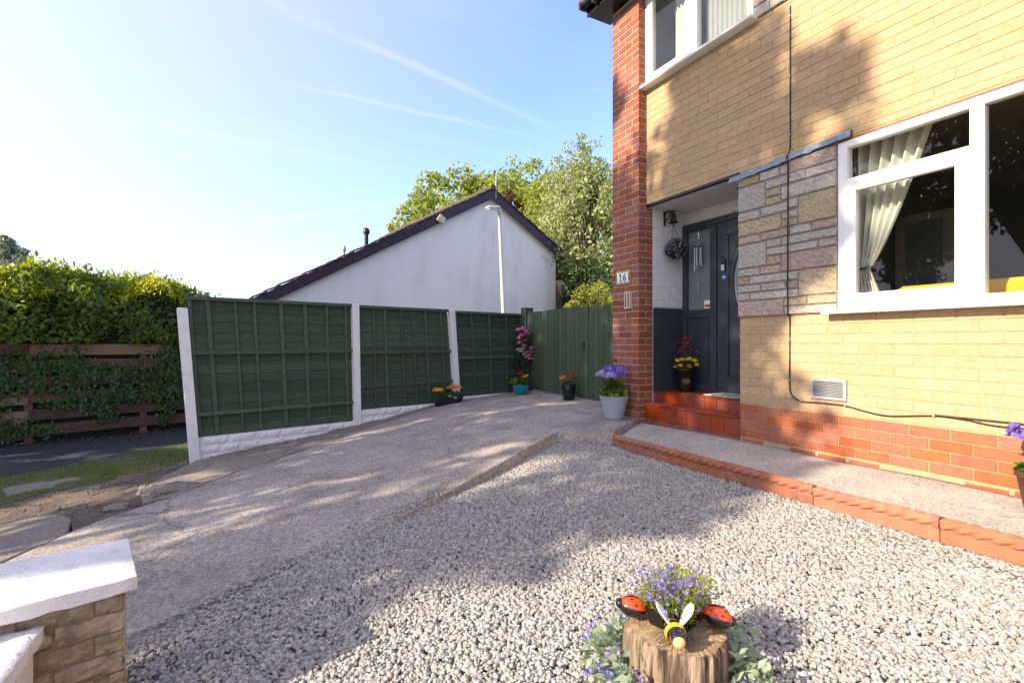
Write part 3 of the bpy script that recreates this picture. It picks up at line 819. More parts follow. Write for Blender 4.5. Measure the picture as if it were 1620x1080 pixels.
for y0, y1 in ((-5.1, 4.82),):
    vs = [(3.53 + .055 * c, y, 5.05 + .055 * s) for y in (y0, y1) for c, s in prof]
    g.add(vs, [(k, k + 1, 10 + k, 9 + k) for k in range(8)], 0, True)
    g.add([(3.53 + .055 * c, y1, 5.05 + .055 * s) for c, s in prof], [tuple(range(9))])
    g.bb(3.465, 3.59, y1 - .05, y1 - .02, 4.985, 5.06).bb(3.50, 3.56, 4.55, 4.60, 4.96, 5.05)
g.build('gutter', M['black_gutter'], roof)

# ---- porch
por = MB()
por.add([(4.04, PY0 + .003, .2), (4.60, PY0 + .003, .2), (4.60, PY0 + .003, 2.56), (4.04, PY0 + .003, 2.56)], [(0, 1, 2, 3)])
por.add([(4.56, 2.70, 2.37), (4.56, PY0 + .003, 2.37), (4.56, PY0 + .003, 2.56), (4.56, 2.70, 2.56)], [(3, 2, 1, 0)])
por.add([(WX + .16, 2.70, .2), (4.60, 2.70, .2), (4.60, 2.70, 2.56), (WX + .16, 2.70, 2.56)], [(3, 2, 1, 0)])
por.add([(WX + .02, 2.70, 2.515), (4.60, 2.70, 2.515), (4.60, PY0 + .003, 2.515), (WX + .02, PY0 + .003, 2.515)], [(0, 3, 2, 1)])
porch = por.build('porch_wall', M['white_brickpaint'], house)
items = [((a, b, c, d), Matrix.Translation(((a + b) / 2, PY0 - .001, (c + d) / 2)) @ Matrix.Rotation(R(90), 4, 'Z')) for (a, b, c, d) in lay(4.045, 4.545, 1.40, 2.50, [], phase=.1)]
items += [((a, b, c, d), Matrix.Translation((4.557, (a + b) / 2, (c + d) / 2))) for (a, b, c, d) in lay(2.72, 4.16, 2.385, 2.51, [])]
place_bricks(items, porch, M['white_brickpaint'], M['white_brickpaint'], 60, 'painted_brick', .0004, .006)
MB().bb(WX - .012, WX + .05, 2.967, 4.164, 2.522, 2.548).build('lintel', M['black_gutter'], house)
MB().bb(4.045, 4.54, PY0 - .012, PY0 - .002, .425, 1.375).bb(4.045, 4.54, PY0 - .020, PY0 - .012, 1.33, 1.385).build('dado_board', M['slate_paint'], house)
# steps with quarry tiles
def tiled_step(y0, y1, x0, x1, z0, z1, nt, phase=0.0):
    st = MB().bb(x0 + .008, x1, y0, y1, z0, z1 - .006).build('step', M['grout'], house)
    w = (y1 - y0) / nt
    rise = MB().box((0, 0, 0), (.012, w - .005, z1 - z0 - .018), None, .002).mesh('tile', M['quarry_tile'])
    nose = MB().box((0, 0, 0), (.13, w * 2 - .004, .014), None, .004).mesh('tile', M['quarry_tile'])
    rest = x1 - (x0 - .012 + .135)
    top = MB().box((0, 0, 0), (max(.02, rest) - .003, w * 2 - .004, .012), None, .003).mesh('tile', M['quarry_tile'])
    for i in range(nt):
        nobj('tile', rise, st, Matrix.Translation((x0 + .004, y0 + w * (i + .5), (z0 + z1) / 2 - .006)))
    for i in range(nt // 2):
        yy = y0 + w * 2 * (i + .5)
        nobj('tile', nose, st, Matrix.Translation((x0 - .012 + .065, yy, z1 - .002)))
        if rest > .03: nobj('tile', top, st, Matrix.Translation((x0 - .012 + .135 + rest / 2, yy, z1 - .003)))
    return st
tiled_step(2.967, 4.164, 3.925, 4.19, .135, .300, 8)
tiled_step(2.967, 4.164, 4.185, 4.56, .300, .428, 8)
MB().bb(4.05, 4.54, PY0 - .010, PY0 + .002, .21, .426).build('tile_skirting', M['quarry_tile'], house)
MB().bb(3.94, 4.2, 2.968, 4.163, -.02, .134).build('step_footing', M['red_i'], house)

# ---- front door and side screen in the plane X = 4.54
DX = 4.54
door = MB()
for (y0, y1, z0, z1, x0) in [(4.10, 4.166, .428, 2.37, -.03), (2.72, 4.10, 2.30, 2.37, -.03), (3.69, 3.775, .428, 2.30, -.025), (3.775, 4.10, .428, .52, -.02),
                             (3.775, 4.10, 1.27, 1.365, -.022), (3.775, 4.10, 2.27, 2.30, -.02), (2.72, 2.80, .428, 2.30, -.03), (2.80, 3.69, .428, .47, -.03)]:
    door.bb(DX + x0, DX + .04, y0, y1, z0, z1, 0, .006)
door.bb(DX - .002, DX + .03, 3.775, 4.10, .52, 1.27).bb(DX - .012, DX, 3.81, 4.065, .57, 1.22, 0, .005)
dfr = door.build('door_frame', M['slate_paint'], house)
MB().bb(DX + .005, DX + .011, 3.775, 4.10, 1.365, 2.27).build('side_pane', M['frost'], dfr)
MB().bb(DX - .026, DX - .022, 3.72, 3.76, 2.315, 2.355).build('alarm_sensor', M['white_gloss'], dfr)
MB().bb(DX - .0, DX + .004, 3.785, 3.875, 1.375, 1.465).bb(DX - .002, DX, 3.795, 3.865, 1.39, 1.42, 1).build('window_sticker', [M['white_gloss'], M['red_print']], dfr)
leaf = MB()
leaf.bb(DX - .012, DX + .03, 2.803, 3.687, .472, 2.297)
for (y0, y1, z0, z1) in [(2.93, 3.56, .60, 2.16)]:
    w = .022
    for a in ((y0, y1, z1 - w, z1), (y0, y1, z0, z0 + w), (y0, y0 + w, z0, z1), (y1 - w, y1, z0, z1)):
        leaf.bb(DX - .024, DX - .012, *a, 0, .005)
def ring(mb, cy, cz, ry, rz_, w, x0, x1, mi=0, n=48, a0=0, a1=2 * math.pi):
    pts = [a0 + (a1 - a0) * k / n for k in range(n + 1)]
    vs = []
    for t in pts:
        for (q, xx) in ((0, x1), (.3 * w, x0), (.7 * w, x0), (w, x1)):
            vs.append((xx, cy + (ry + q) * math.cos(t), cz + (rz_ + q) * math.sin(t)))
    fs = [(4 * k + i, 4 * k + 4 + i, 4 * k + 5 + i, 4 * k + 1 + i) for k in range(n) for i in range(3)]
    mb.add(vs, fs, mi, True)
ring(leaf, 3.245, 1.63, .225, .42, .03, DX - .03, DX - .012)
ring(leaf, 3.245, 1.63, .29, .50, .022, DX - .022, DX - .012)
leaf.bb(DX - .026, DX - .012, 3.02, 3.46, .64, .95, 0, .008).bb(DX - .034, DX - .026, 3.08, 3.40, .69, .90, 0, .006)
dl = leaf.build('front_door', M['slate_paint'], house)
ov = MB()
n = 40
ov.add([(DX - .0145, 3.245 + .225 * math.cos(2 * math.pi * k / n), 1.63 + .42 * math.sin(2 * math.pi * k / n)) for k in range(n)], [tuple(range(n - 1, -1, -1))])
op = ov.build('oval_pane', M['frost'], dl)
ld = MB(); ring(ld, 3.245, 1.63, .165, .33, .008, DX - .019, DX - .0145); ring(ld, 3.245, 1.63, .205, .39, .008, DX - .019, DX - .0145)
for k in range(12):
    a = 2 * math.pi * k / 12
    ld.tube([(DX - .017, 3.245 + .17 * math.cos(a), 1.63 + .335 * math.sin(a)), (DX - .017, 3.245 + .21 * math.cos(a), 1.63 + .395 * math.sin(a))], .004, 5)
ld.build('leaded_strip', M['steel'], op)
MB().bb(DX - .03, DX - .012, 3.12, 3.40, 1.03, 1.085, 0, .004).build('letter_plate', M['gold'], dl)
kn = MB().bb(DX - .032, DX - .012, 3.575, 3.625, 1.76, 1.90, 0, .006).bb(DX - .036, DX - .03, 3.58, 3.62, 1.765, 1.835, 1, .003)
kn.build('doorbell', [M['black'], M['steel']], dl)
cs = MB(); n = 20
cs.add([(DX - .0125, 3.60 + .03 * math.cos(2 * math.pi * k / n), 1.70 + .03 * math.sin(2 * math.pi * k / n)) for k in range(n)] +
       [(DX - .0145, 3.60 + .03 * math.cos(2 * math.pi * k / n), 1.70 + .03 * math.sin(2 * math.pi * k / n)) for k in range(n)],
       [tuple(range(2 * n - 1, n - 1, -1))] + [(k, (k + 1) % n, n + (k + 1) % n, n + k) for k in range(n)])
cs.bb(DX - .0155, DX - .0145, 3.585, 3.615, 1.693, 1.708, 1)
cs.build('round_sticker', [M['blue_sticker'], M['white_gloss']], dl)

# ---- stone cladding
clad = MB().bb(WX - .012, WX + .002, CL[0], CL[1] + .004, CL[2], CL[3] - .004).build('stone_cladding', M['dark_mortar'], house)
ST = [(2.762, 2.971, 2.398, 2.474), (2.572, 2.756, 2.398, 2.476), (2.491, 2.567, 2.398, 2.476), (2.123, 2.491, 2.388, 2.5), (2.354, 2.491, 2.312, 2.392), (2.119, 2.354, 2.309, 2.382), (2.7, 2.971, 2.172, 2.389), (2.494, 2.694, 2.314, 2.385), (2.562, 2.694, 2.243, 2.306), (2.562, 2.694, 2.171, 2.235), (2.119, 2.555, 2.187, 2.300), (2.751, 2.971, 2.085, 2.161), (2.494, 2.744, 2.088, 2.163), (2.418, 2.491, 2.105, 2.178), (2.415, 2.55, 2.025, 2.08), (2.119, 2.410, 1.954, 2.178), (2.559, 2.971, 1.950, 2.077), (2.415, 2.553, 1.957, 2.017), (2.747, 2.971, 1.876, 1.942), (2.491, 2.740, 1.880, 1.944), (2.309, 2.485, 1.882, 1.946), (2.109, 2.302, 1.882, 1.946), (2.109, 2.555, 1.806, 1.872), (2.694, 2.971, 1.661, 1.866), (2.561, 2.688, 1.808, 1.870), (2.258, 2.688, 1.738, 1.798), (2.115, 2.251, 1.738, 1.798), (2.562, 2.688, 1.658, 1.730), (2.109, 2.555, 1.585, 1.730), (2.756, 2.971, 1.585, 1.650), (2.561, 2.750, 1.585, 1.648), (2.418, 2.853, 1.511, 1.577), (2.859, 2.971, 1.511, 1.577), (2.109, 2.410, 1.37, 1.577), (2.744, 2.971, 1.439, 1.502), (2.515, 2.738, 1.439, 1.503), (2.418, 2.508, 1.439, 1.503), (2.418, 2.845, 1.366, 1.431), (2.853, 2.971, 1.366, 1.431), (2.343, 2.531, 1.296, 1.359), (2.112, 2.336, 1.296, 1.362), (2.539, 2.971, 1.224, 1.359), (2.112, 2.531, 1.224, 1.289)]
KIND = 'tgppggggttgggggtttppgpggggptpgpgttggpggttpg'
def stone(a, b, z0, z1, m, parent, x=WX):
    g_ = 3; nu, nv = max(2, int((b - a) / .028) + 1), max(2, int((z1 - z0) / .028) + 1)
    mb = MB(); vs = []; a += .001; b -= .001; z0 += .001; z1 -= .001
    us = [a, a + .006] + [a + .006 + (b - a - .012) * k / nu for k in range(1, nu)] + [b - .006, b]
    zs = [z0, z0 + .006] + [z0 + .006 + (z1 - z0 - .012) * k / nv for k in range(1, nv)] + [z1 - .006, z1]
    for i, u in enumerate(us):
        for k, zz in enumerate(zs):
            e = i in (0, len(us) - 1) or k in (0, len(zs) - 1)
            vs.append((x - (.013 if e else .026 + random.uniform(-.0055, .0045)), u + random.uniform(-.0012, .0012), zz + random.uniform(-.0012, .0012)))
    n_ = len(zs)
    mb.add(vs, [(i * n_ + k, i * n_ + k + 1, (i + 1) * n_ + k + 1, (i + 1) * n_ + k) for i in range(len(us) - 1) for k in range(n_ - 1)])
    rim = [i * n_ for i in range(len(us))] + [(len(us) - 1) * n_ + k for k in range(1, n_)] + [i * n_ + n_ - 1 for i in range(len(us) - 2, -1, -1)] + [k for k in range(n_ - 2, 0, -1)]
    vs2 = [vs[i] for i in rim] + [(x, vs[i][1], vs[i][2]) for i in rim]
    q = len(rim)
    mb.add(vs2, [(i, (i + 1) % q, q + (i + 1) % q, q + i) for i in range(q)])
    return mb.build('stone', m, parent)
for (a, b, c, d), kk in zip(ST, KIND):
    stone(a, min(b, 2.969), c, d, M[{'g': 'clad_grey', 'p': 'clad_pink', 't': 'clad_tan'}[kk]], clad)
upc = MB().bb(WX - .012, WX + .002, UC[0], UC[1], UC[2], UC[3]).build('upper_cladding', M['dark_mortar'], house)
zz = UC[2]
for i, (h, cut, k1, k2) in enumerate([(.10, 2.66, 'g', 'g'), (.20, 2.60, 'g', 'p'), (.12, 2.70, 't', 'g'), (.18, 2.64, 'g', 't'), (.20, 2.58, 'p', 'g'), (.28, 2.66, 'g', 'g')]):
    for (a, b), kk in zip(((UC[0], cut), (cut, UC[1])), (k1, k2)):
        stone(a, b, zz, min(zz + h, UC[3]), M[{'g': 'clad_grey', 'p': 'clad_pink', 't': 'clad_tan'}[kk]], upc)
    zz += h
# lead flashing dressed over the cladding, rising to the window head
fl = MB(); n = 24; vs = []
for k in range(n + 1):
    t = k / n; y = 3.05 - 1.04 * t; zc = 2.492 + .056 * t + random.uniform(-.003, .003)
    for (dx_, dz_) in ((.0, .030), (-.036, .020), (-.046 + random.uniform(-.004, .004), -.030 + random.uniform(-.006, .006)), (-.036, -.026), (.0, .0)):
        vs.append((WX + dx_ - .001, y, zc + dz_))
fl.add(vs, [(5 * k + i, 5 * k + 5 + i, 5 * k + 6 + i, 5 * k + 1 + i) for k in range(n) for i in range(4)], 0, False)
fl.build('lead_flashing', M['lead'], house)

# ---- windows
def frame_bar(mb, x0, x1, y0, y1, z0, z1): mb.bb(x0, x1, y0, y1, z0, z1, 0, .006)
FX = WX - .022
win = MB()
y0, y1, z0, z1 = -.62, 2.103, 1.237, 2.50
frame_bar(win, FX, FX + .07, 2.04, y1, z0, z1); frame_bar(win, FX, FX + .07, y0, y0 + .06, z0, z1)
frame_bar(win, FX - .001, FX + .068, y0 + .06, 2.04, 2.445, z1); frame_bar(win, FX - .001, FX + .068, y0 + .06, 2.04, z0, 1.29)
frame_bar(win, FX - .002, FX + .067, 1.266, 1.335, 1.29, 2.445); frame_bar(win, FX - .002, FX + .067, .14, .21, 1.29, 2.445)
frame_bar(win, FX, FX + .06, 1.335, 2.04, 2.17, 2.215); frame_bar(win, FX, FX + .06, y0 + .06, .14, 2.17, 2.215)
window = win.build('window', M['upvc'], house)
def sash(parent, ya, yb, za, zb, w, x=FX - .014):
    mb = MB()
    frame_bar(mb, x, x + .055, yb - w, yb, za, zb); frame_bar(mb, x, x + .055, ya, ya + w, za, zb)
    frame_bar(mb, x + .001, x + .054, ya + w, yb - w, zb - w, zb); frame_bar(mb, x + .001, x + .054, ya + w, yb - w, za, za + w)
    return mb.build('sash', M['upvc'], parent)
sash(window, 1.325, 2.055, 1.275, 2.188, .078)
sash(window, -.575, .15, 1.275, 2.188, .078)
def pane(parent, ya, yb, za, zb, x=FX + .03):
    return MB().bb(x, x + .006, ya, yb, za, zb).build('pane', M['glass'], parent)
pane(window, 1.40, 1.98, 1.35, 2.112, FX + .012); pane(window, 1.33, 2.045, 2.21, 2.45); pane(window, .205, 1.27, 1.285, 2.45)
pane(window, -.5, .075, 1.35, 2.112, FX + .012); pane(window, -.565, .145, 2.21, 2.45)
sl = MB().box((WX - .03, .78, 1.222), (.15, 2.81, .028), None, .005)
sl.build('sill', M['upvc'], window)
hd = MB().bb(WX - .012, WX + .03, -.66, 2.105, 2.502, 2.518).build('window_head', M['red_i'], window)
# upper window
win2 = MB()
ya, yb, za, zb = 2.815, 4.163, 3.87, 4.925
frame_bar(win2, FX, FX + .07, yb - .062, yb, za, zb); frame_bar(win2, FX, FX + .07, ya, ya + .062, za, zb)
frame_bar(win2, FX - .001, FX + .069, ya + .062, yb - .062, za, za + .055); frame_bar(win2, FX - .001, FX + .069, ya + .062, yb - .062, zb - .05, zb)
frame_bar(win2, FX - .002, FX + .068, 3.44, 3.51, za + .055, zb - .05)
w2 = win2.build('window', M['upvc'], house)
sash(w2, 3.50, 4.112, za + .035, zb - .03, .07)
pane(w2, 3.565, 4.05, za + .10, zb - .09, FX + .012); pane(w2, ya + .055, 3.445, za + .05, zb - .045)
MB().box((WX - .03, 3.49, 3.853), (.15, 1.42, .03), None, .005).build('sill', M['upvc'], w2)

# rooms behind the glass
def room(name, x0, x1, y0, y1, z0, z1, m):
    vs = [(x, y, z) for x in (x0, x1) for y in (y0, y1) for z in (z0, z1)]
    return MB().add(vs, [(4, 5, 7, 6), (0, 4, 6, 2), (1, 3, 7, 5), (0, 1, 5, 4), (2, 6, 7, 3)]).build(name, m, house)
room('living_room', WX + .161, 7.6, -2.4, 2.69, .42, 2.72, M['room'])
room('bedroom', WX + .161, 7.2, 1.2, 4.34, 3.0, 4.94, M['room_light'])
# air vent, number plaque, intercom
vn = MB()
for a in ((2.05, 2.318, .69, .712), (2.05, 2.318, .552, .572), (2.05, 2.072, .572, .69), (2.296, 2.318, .572, .69)): vn.bb(WX - .018, WX + .002, *a)
vent = vn.build('air_vent', M['vent_grey'], house)
lou = MB().box((0, 0, 0), (.016, .224, .004), Matrix.Rotation(R(38), 3, 'Y')).mesh('louvre', M['vent_grey'])
for k in range(10): nobj('louvre', lou, vent, Matrix.Translation((WX - .007, 2.184, .580 + k * .0115)))
MB().bb(WX + .0, WX + .003, 2.072, 2.296, .572, .69).build('vent_backing', M['dark'], vent)

# ---------------------------------------------------------------- things on and in the house
# house number plaque "16"
pq = thing('house_number_plaque', (PXF, 4.42, 1.75), 'white ceramic plaque with the number 16 on the red pillar', 'plaque')
mb = MB().bb(PXF - .012, PXF + .003, 4.298, 4.545, 1.665, 1.828, 0, .004)
mb.build('plaque_frame', M['ochre'], pq)
MB().bb(PXF - .017, PXF - .011, 4.325, 4.518, 1.69, 1.803, 0, .003).build('plaque_face', M['white_gloss'], pq)
def seg(mb, pts, w, x): 
    for (a, b) in zip(pts[:-1], pts[1:]):
        a, b = Vector(a), Vector(b); d = (b - a); L_ = d.length; ang = math.atan2(d.y, d.x)
        c = (a + b) / 2
        mb.box((x, c.x, c.y), (.004, L_ + w * .6, w), Matrix.Rotation(ang, 3, 'X'))
# digits drawn in (y, z); reading direction is towards -Y
one = MB(); seg(one, [(4.470, 1.772), (4.455, 1.788), (4.455, 1.708)], .012, PXF - .019); seg(one, [(4.470, 1.708), (4.440, 1.708)], .010, PXF - .0192)
one.build('digit', M['navy'], pq)
six = MB()
pts = [(4.375, 1.784), (4.392, 1.768), (4.402, 1.745), (4.402, 1.728)] + [(4.385 + .018 * math.cos(t), 1.727 + .020 * math.sin(t)) for t in [k * math.pi / 8 for k in range(17)]]
seg(six, pts, .011, PXF - .019); six.build('digit', M['navy'], pq)
for yy in (4.313, 4.530):
    fl_ = MB()
    for k in range(3): fl_.ell((PXF - .013, yy, 1.715 + k * .032), (.006, .010, .012), None, 8, 6)
    fl_.build('floral_motif', M['iron'], pq)
ic = thing('intercom_box', (PXF, 4.33, 1.47), 'slim pale door intercom panel screwed to the red pillar', 'intercom')
MB().bb(PXF - .03, PXF + .002, 4.283, 4.375, 1.375, 1.575, 0, .006).build('housing', M['pale_wood'], ic)
for yy in (4.308, 4.350): MB().bb(PXF - .035, PXF - .029, yy - .005, yy + .005, 1.395, 1.555).build('slot', M['iron'], ic)

# black cable down the wall
cb = thing('wall_cable', (WX, 2.49, .6), 'thin black cable clipped down the front wall and along above the plinth', 'cable')
def smooth_path(pts, n=8):
    P = [Vector(p) for p in pts]; outp = []
    for i in range(len(P) - 1):
        p0, p1, p2, p3 = P[max(i - 1, 0)], P[i], P[i + 1], P[min(i + 2, len(P) - 1)]
        for k in range(n):
            t = k / n
            outp.append(.5 * ((2 * p1) + (-p0 + p2) * t + (2 * p0 - 5 * p1 + 4 * p2 - p3) * t * t + (-p0 + 3 * p1 - 3 * p2 + p3) * t ** 3))
    return outp + [P[-1]]
xc = WX - .006
MB().tube(smooth_path([(xc, 2.487, 3.78), (xc, 2.487, 3.0), (xc, 2.489, 2.62), (WX - .052, 2.489, 2.52), (WX - .034, 2.489, 2.42), (WX - .034, 2.491, 1.8), (WX - .034, 2.491, 1.26), (xc, 2.491, 1.19), (xc, 2.492, .80), (xc, 2.492, .64), (xc, 2.475, .56), (xc, 2.40, .514), (xc, 2.25, .517), (xc, 2.06, .515), (xc, 1.93, .492), (xc, 1.78, .478), (xc, 1.52, .513), (xc, 1.36, .509), (xc, 1.22, .493), (xc, 1.0, .497), (xc, .3, .50)], 7), .0055, 7).build('cable', M['cable'], cb)
MB().tube(smooth_path([(xc - .004, 1.52, .518), (xc - .004, 1.36, .520), (xc - .004, 1.22, .521), (xc - .004, 1.0, .523), (xc, .3, .52)], 6), .0045, 6).build('cable', M['cable'], cb)
clip = MB().box((0, 0, 0), (.014, .010, .016), None, .002).mesh('clip', M['grey_metal'])
for (y, z) in ((2.487, 3.70), (2.488, 3.2), (2.489, 2.72), (2.491, 1.02), (2.492, .68), (2.40, .514), (2.06, .515), (1.52, .513)):
    nobj('clip', clip, cb, Matrix.Translation((WX - .008, y, z)))

# bell on the porch wall
bl = thing('wall_bell', (4.27, PY0, 2.40), 'small dark iron bell on a bracket high on the white porch wall', 'bell')
b = MB().bb(4.205, 4.225, PY0 - .018, PY0 - .001, 2.335, 2.50, 0, .004).tube([(4.215, PY0 - .01, 2.485), (4.215, PY0 - .06, 2.49), (4.262, PY0 - .085, 2.485), (4.30, PY0 - .09, 2.495)], .009, 6).tube([(4.215, PY0 - .01, 2.37), (4.24, PY0 - .06, 2.44), (4.262, PY0 - .085, 2.48)], .006, 6)
b.build('bracket', M['iron'], bl)
MB().lathe((4.275, PY0 - .088, 2.365), [(.001, .105), (.018, .10), (.026, .08), (.033, .04), (.048, .01), (.056, 0), (.050, .002), (.02, .06)], 20).build('bell_cup', mat('bell_bronze', (.10, .075, .045), .45, .2, metal=.7), bl)
MB().tube([(4.275, PY0 - .088, 2.42), (4.275, PY0 - .088, 2.35), (4.275, PY0 - .088, 2.335)], [.004, .004, .010], 8).build('clapper', M['iron'], bl)
# hanging flower ball
fb = thing('hanging_flower_ball', (4.255, PY0 - .15, 1.95), 'dark leafy topiary ball with tiny pale flowers hanging below the bell', 'topiary ball')
c = np.array([4.265, PY0 - .135, 2.055]); n = 2600
d = rdir(n); rad = .118 * rng.uniform(.82, 1.05, n)[:, None]
nobj('foliage', leaves('foliage', c + d * rad, unit(np.cross(d, rdir(n))) + d * .3, d + rdir(n) * .5, rx(n, .014, .024), rx(n, .009, .014), M['lf_dark']), fb)
n = 330; d = rdir(n)
nobj('flowers', leaves('flowers', c + d * .124, rdir(n), d + rdir(n) * .3, rx(n, .010, .016), rx(n, .010, .016), M['pt_lilac'], tmpl='round'), fb)['kind'] = 'stuff'
MB().ell(tuple(c), (.09, .09, .09), None, 14, 9).build('core', M['dark'], fb)
MB().tube([(4.275, PY0 - .09, 2.335), (4.20, PY0 - .13, 2.16)], .0022, 5).tube([(4.275, PY0 - .09, 2.335), (4.32, PY0 - .13, 2.16)], .0022, 5).build('hanger', M['iron'], fb)
# wind chime hanging in front of the side pane
wc = thing('wind_chime', (DX - .05, 3.89, 1.9), 'metal tube wind chime with a star hanging against the frosted side pane', 'wind chime')
MB().lathe((DX - .07, 3.90, 2.085), [(.001, .012), (.045, .010), (.048, 0), (.001, 0)], 20).build('chime_disc', M['steel'], wc)
for k, (ang, ln_) in enumerate([(.2, .19), (1.3, .23), (2.4, .26), (3.5, .20), (4.6, .16), (5.6, .21)]):
    x, y = DX - .07 + .036 * math.cos(ang), 3.90 + .036 * math.sin(ang)
    MB().tube([(x, y, 2.06), (x, y, 2.06 - ln_)], .0075, 8).build('chime_tube', M['steel'], wc)
s_ = MB(); pts = [(DX - .07, 3.90 + (.045 if k % 2 == 0 else .018) * math.sin(k * math.pi / 5), 2.195 + (.045 if k % 2 == 0 else .018) * math.cos(k * math.pi / 5)) for k in range(10)]
s_.add([(DX - .076, 3.90, 2.195), (DX - .064, 3.90, 2.195)] + pts, [(0, 2 + k, 2 + (k + 1) % 10) for k in range(10)] + [(1, 2 + (k + 1) % 10, 2 + k) for k in range(10)])
s_.build('star', M['steel'], wc)
MB().tube([(DX - .07, 3.90, 2.28), (DX - .07, 3.90, 2.085)], .0015, 4).tube([(DX - .07, 3.90, 2.085), (DX - .07, 3.90, 1.60)], .0012, 4).bb(DX - .072, DX - .068, 3.888, 3.912, 1.56, 1.66).build('cord', M['steel'], wc)
# door mat
dm = thing('door_mat', (4.36, 3.28, .43), 'pale patterned door mat on the top tiled step', 'door mat')
mm = mat('mat_print', (.46, .44, .36), .95, .2, 14, .5, 200, col2=(.10, .16, .20), c2at=(.52, .60), c2scale=14)
nt = mm.node_tree
MB().box((4.375, 3.30, .440), (.33, .60, .014), Matrix.Rotation(R(3), 3, 'Z'), .003).build('mat_pile', mm, dm)
MB().box((4.375, 3.30, .435), (.345, .615, .008), Matrix.Rotation(R(3), 3, 'Z'), .002).build('mat_backing', M['black'], dm)

# curtains and sofa behind the big window
cu = thing('curtain', (4.12, 1.95, 1.25), 'cream curtain tied back at the left of the ground floor window', 'curtain')
V = []; nu, nv = 90, 40
for j in range(nv):
    t = j / (nv - 1); z = 2.56 - t * 1.36
    zt = 1.55
    if z >= zt:
        q = ((z - zt) / (2.56 - zt)); yr = 1.985 - .40 * q ** .8; yl = 2.07 + .035 * q
    else:
        q = (zt - z) / (zt - 1.20); yr = 1.985 - .12 * q; yl = 2.07 + .02 * q
    for i in range(nu):
        u = i / (nu - 1); amp = .018 + .022 * abs(yl - yr) / .5
        V.append((4.13 + amp * math.sin(u * 2 * math.pi * 6 + .5 * t) + .01 * math.sin(u * 40 + t * 3), yl + (yr - yl) * u, z))
idx = np.arange(nu * nv).reshape(nv, nu)
F = np.stack([idx[:-1, :-1], idx[:-1, 1:], idx[1:, 1:], idx[1:, :-1]], -1).reshape(-1, 4)
nobj('drape', npmesh('drape', V, F, M['curtain'], True), cu)
tb = MB(); tb.tube([(4.13 + .05 * math.cos(a), 2.028 + .065 * math.sin(a), 1.55 - .012 * math.sin(a)) for a in [k * 2 * math.pi / 20 for k in range(21)]], .009, 6)
tb.build('tieback', M['tieback'], cu)
cu2 = thing('upper_curtain', (4.15, 3.75, 3.9), 'pale curtain behind the upstairs window', 'curtain')
V = []
for j in range(10):
    for i in range(50):
        u = i / 49
        V.append((4.12 + .02 * math.sin(u * 2 * math.pi * 6), 3.90 - .30 * u, 4.94 - j * .13))
idx = np.arange(500).reshape(10, 50)
F = np.stack([idx[:-1, :-1], idx[:-1, 1:], idx[1:, 1:], idx[1:, :-1]], -1).reshape(-1, 4)
nobj('drape', npmesh('drape', V, F, M['curtain'], True), cu2)
nc = thing('net_curtain', (4.10, 3.2, 3.9), 'pale net curtain filling the right half of the upstairs window', 'net curtain')
V = []
for j in range(8):
    for i in range(60):
        u = i / 59
        V.append((4.085 + .006 * math.sin(u * 70), 3.46 - .62 * u, 4.93 - j * .15))
idx = np.arange(480).reshape(8, 60)
F = np.stack([idx[:-1, :-1], idx[:-1, 1:], idx[1:, 1:], idx[1:, :-1]], -1).reshape(-1, 4)
nobj('net', npmesh('net', V, F, M['net'], True), nc)
sf = thing('sofa', (4.7, .9, .42), 'bright yellow sofa back just inside the ground floor window', 'sofa')
MB().box((4.36, .85, 1.19), (.22, 2.10, .44), None, .05).build('backrest', M['yellow_cloth'], sf)
MB().box((4.80, .85, .78), (.75, 2.1, .24), None, .05).build('seat', M['yellow_cloth'], sf)
MB().bb(4.25, 5.2, -.2, 1.9, .424, .68, 0, .03).build('base', M['yellow_cloth'], sf)
mr = thing('wall_mirror', (6.0, 2.35, 1.3), 'large pale framed mirror seen inside the room past the curtain', 'mirror')
f_ = MB()
for a in ((2.16, 2.24, 1.2, 2.30), (2.56, 2.64, 1.2, 2.30), (2.24, 2.56, 2.22, 2.30), (2.24, 2.56, 1.2, 1.28)): f_.bb(5.98, 6.04, *a, 0, .01)
f_.build('mirror_frame', M['pale_wood'], mr)
MB().bb(6.0, 6.02, 2.24, 2.56, 1.28, 2.22).build('mirror_glass', M['grey_metal'], mr)

# ---------------------------------------------------------------- rope edging
ed = thing('rope_edging', (2.95, 2.0, .0), 'terracotta rope-topped edging between the gravel and the house path', 'garden edging')
def edging_tile(L_=.598):
    mb = MB().box((0, 0, -.065), (.040, L_, .13), None, .004)
    n, mseg = 24, 90; vs = []
    for j in range(mseg + 1):
        y = -L_ / 2 + L_ * j / mseg; tw = 2 * math.pi * y / .26
        for k in range(n):
            a = 2 * math.pi * k / n
            r = .036 * (1 - .27 * abs(math.sin(2 * (a - tw))) ** 2.5)
            vs.append((r * math.cos(a), y, .014 + r * .9 * math.sin(a)))
    mb.add(vs, [(j * n + k, j * n + (k + 1) % n, (j + 1) * n + (k + 1) % n, (j + 1) * n + k) for j in range(mseg) for k in range(n)], 0, True)
    mb.add(vs[:n], [tuple(range(n))]); mb.add(vs[-n:], [tuple(range(n - 1, -1, -1))])
    return mb.mesh('edging_tile', M['terracotta'])
et = edging_tile()
y = 3.52
k = 0
while y > -2.5:
    nobj('edging_tile', et, ed, Matrix.Translation((2.955 + random.uniform(-.004, .004), y - .3, .105 + random.uniform(-.003, .003) - .0 * k)) @ Matrix.Rotation(R(random.uniform(-.7, .7)), 4, 'Z') @ Matrix.Rotation(R(random.uniform(-1, 1)), 4, 'X'))
    y -= .603; k += 1

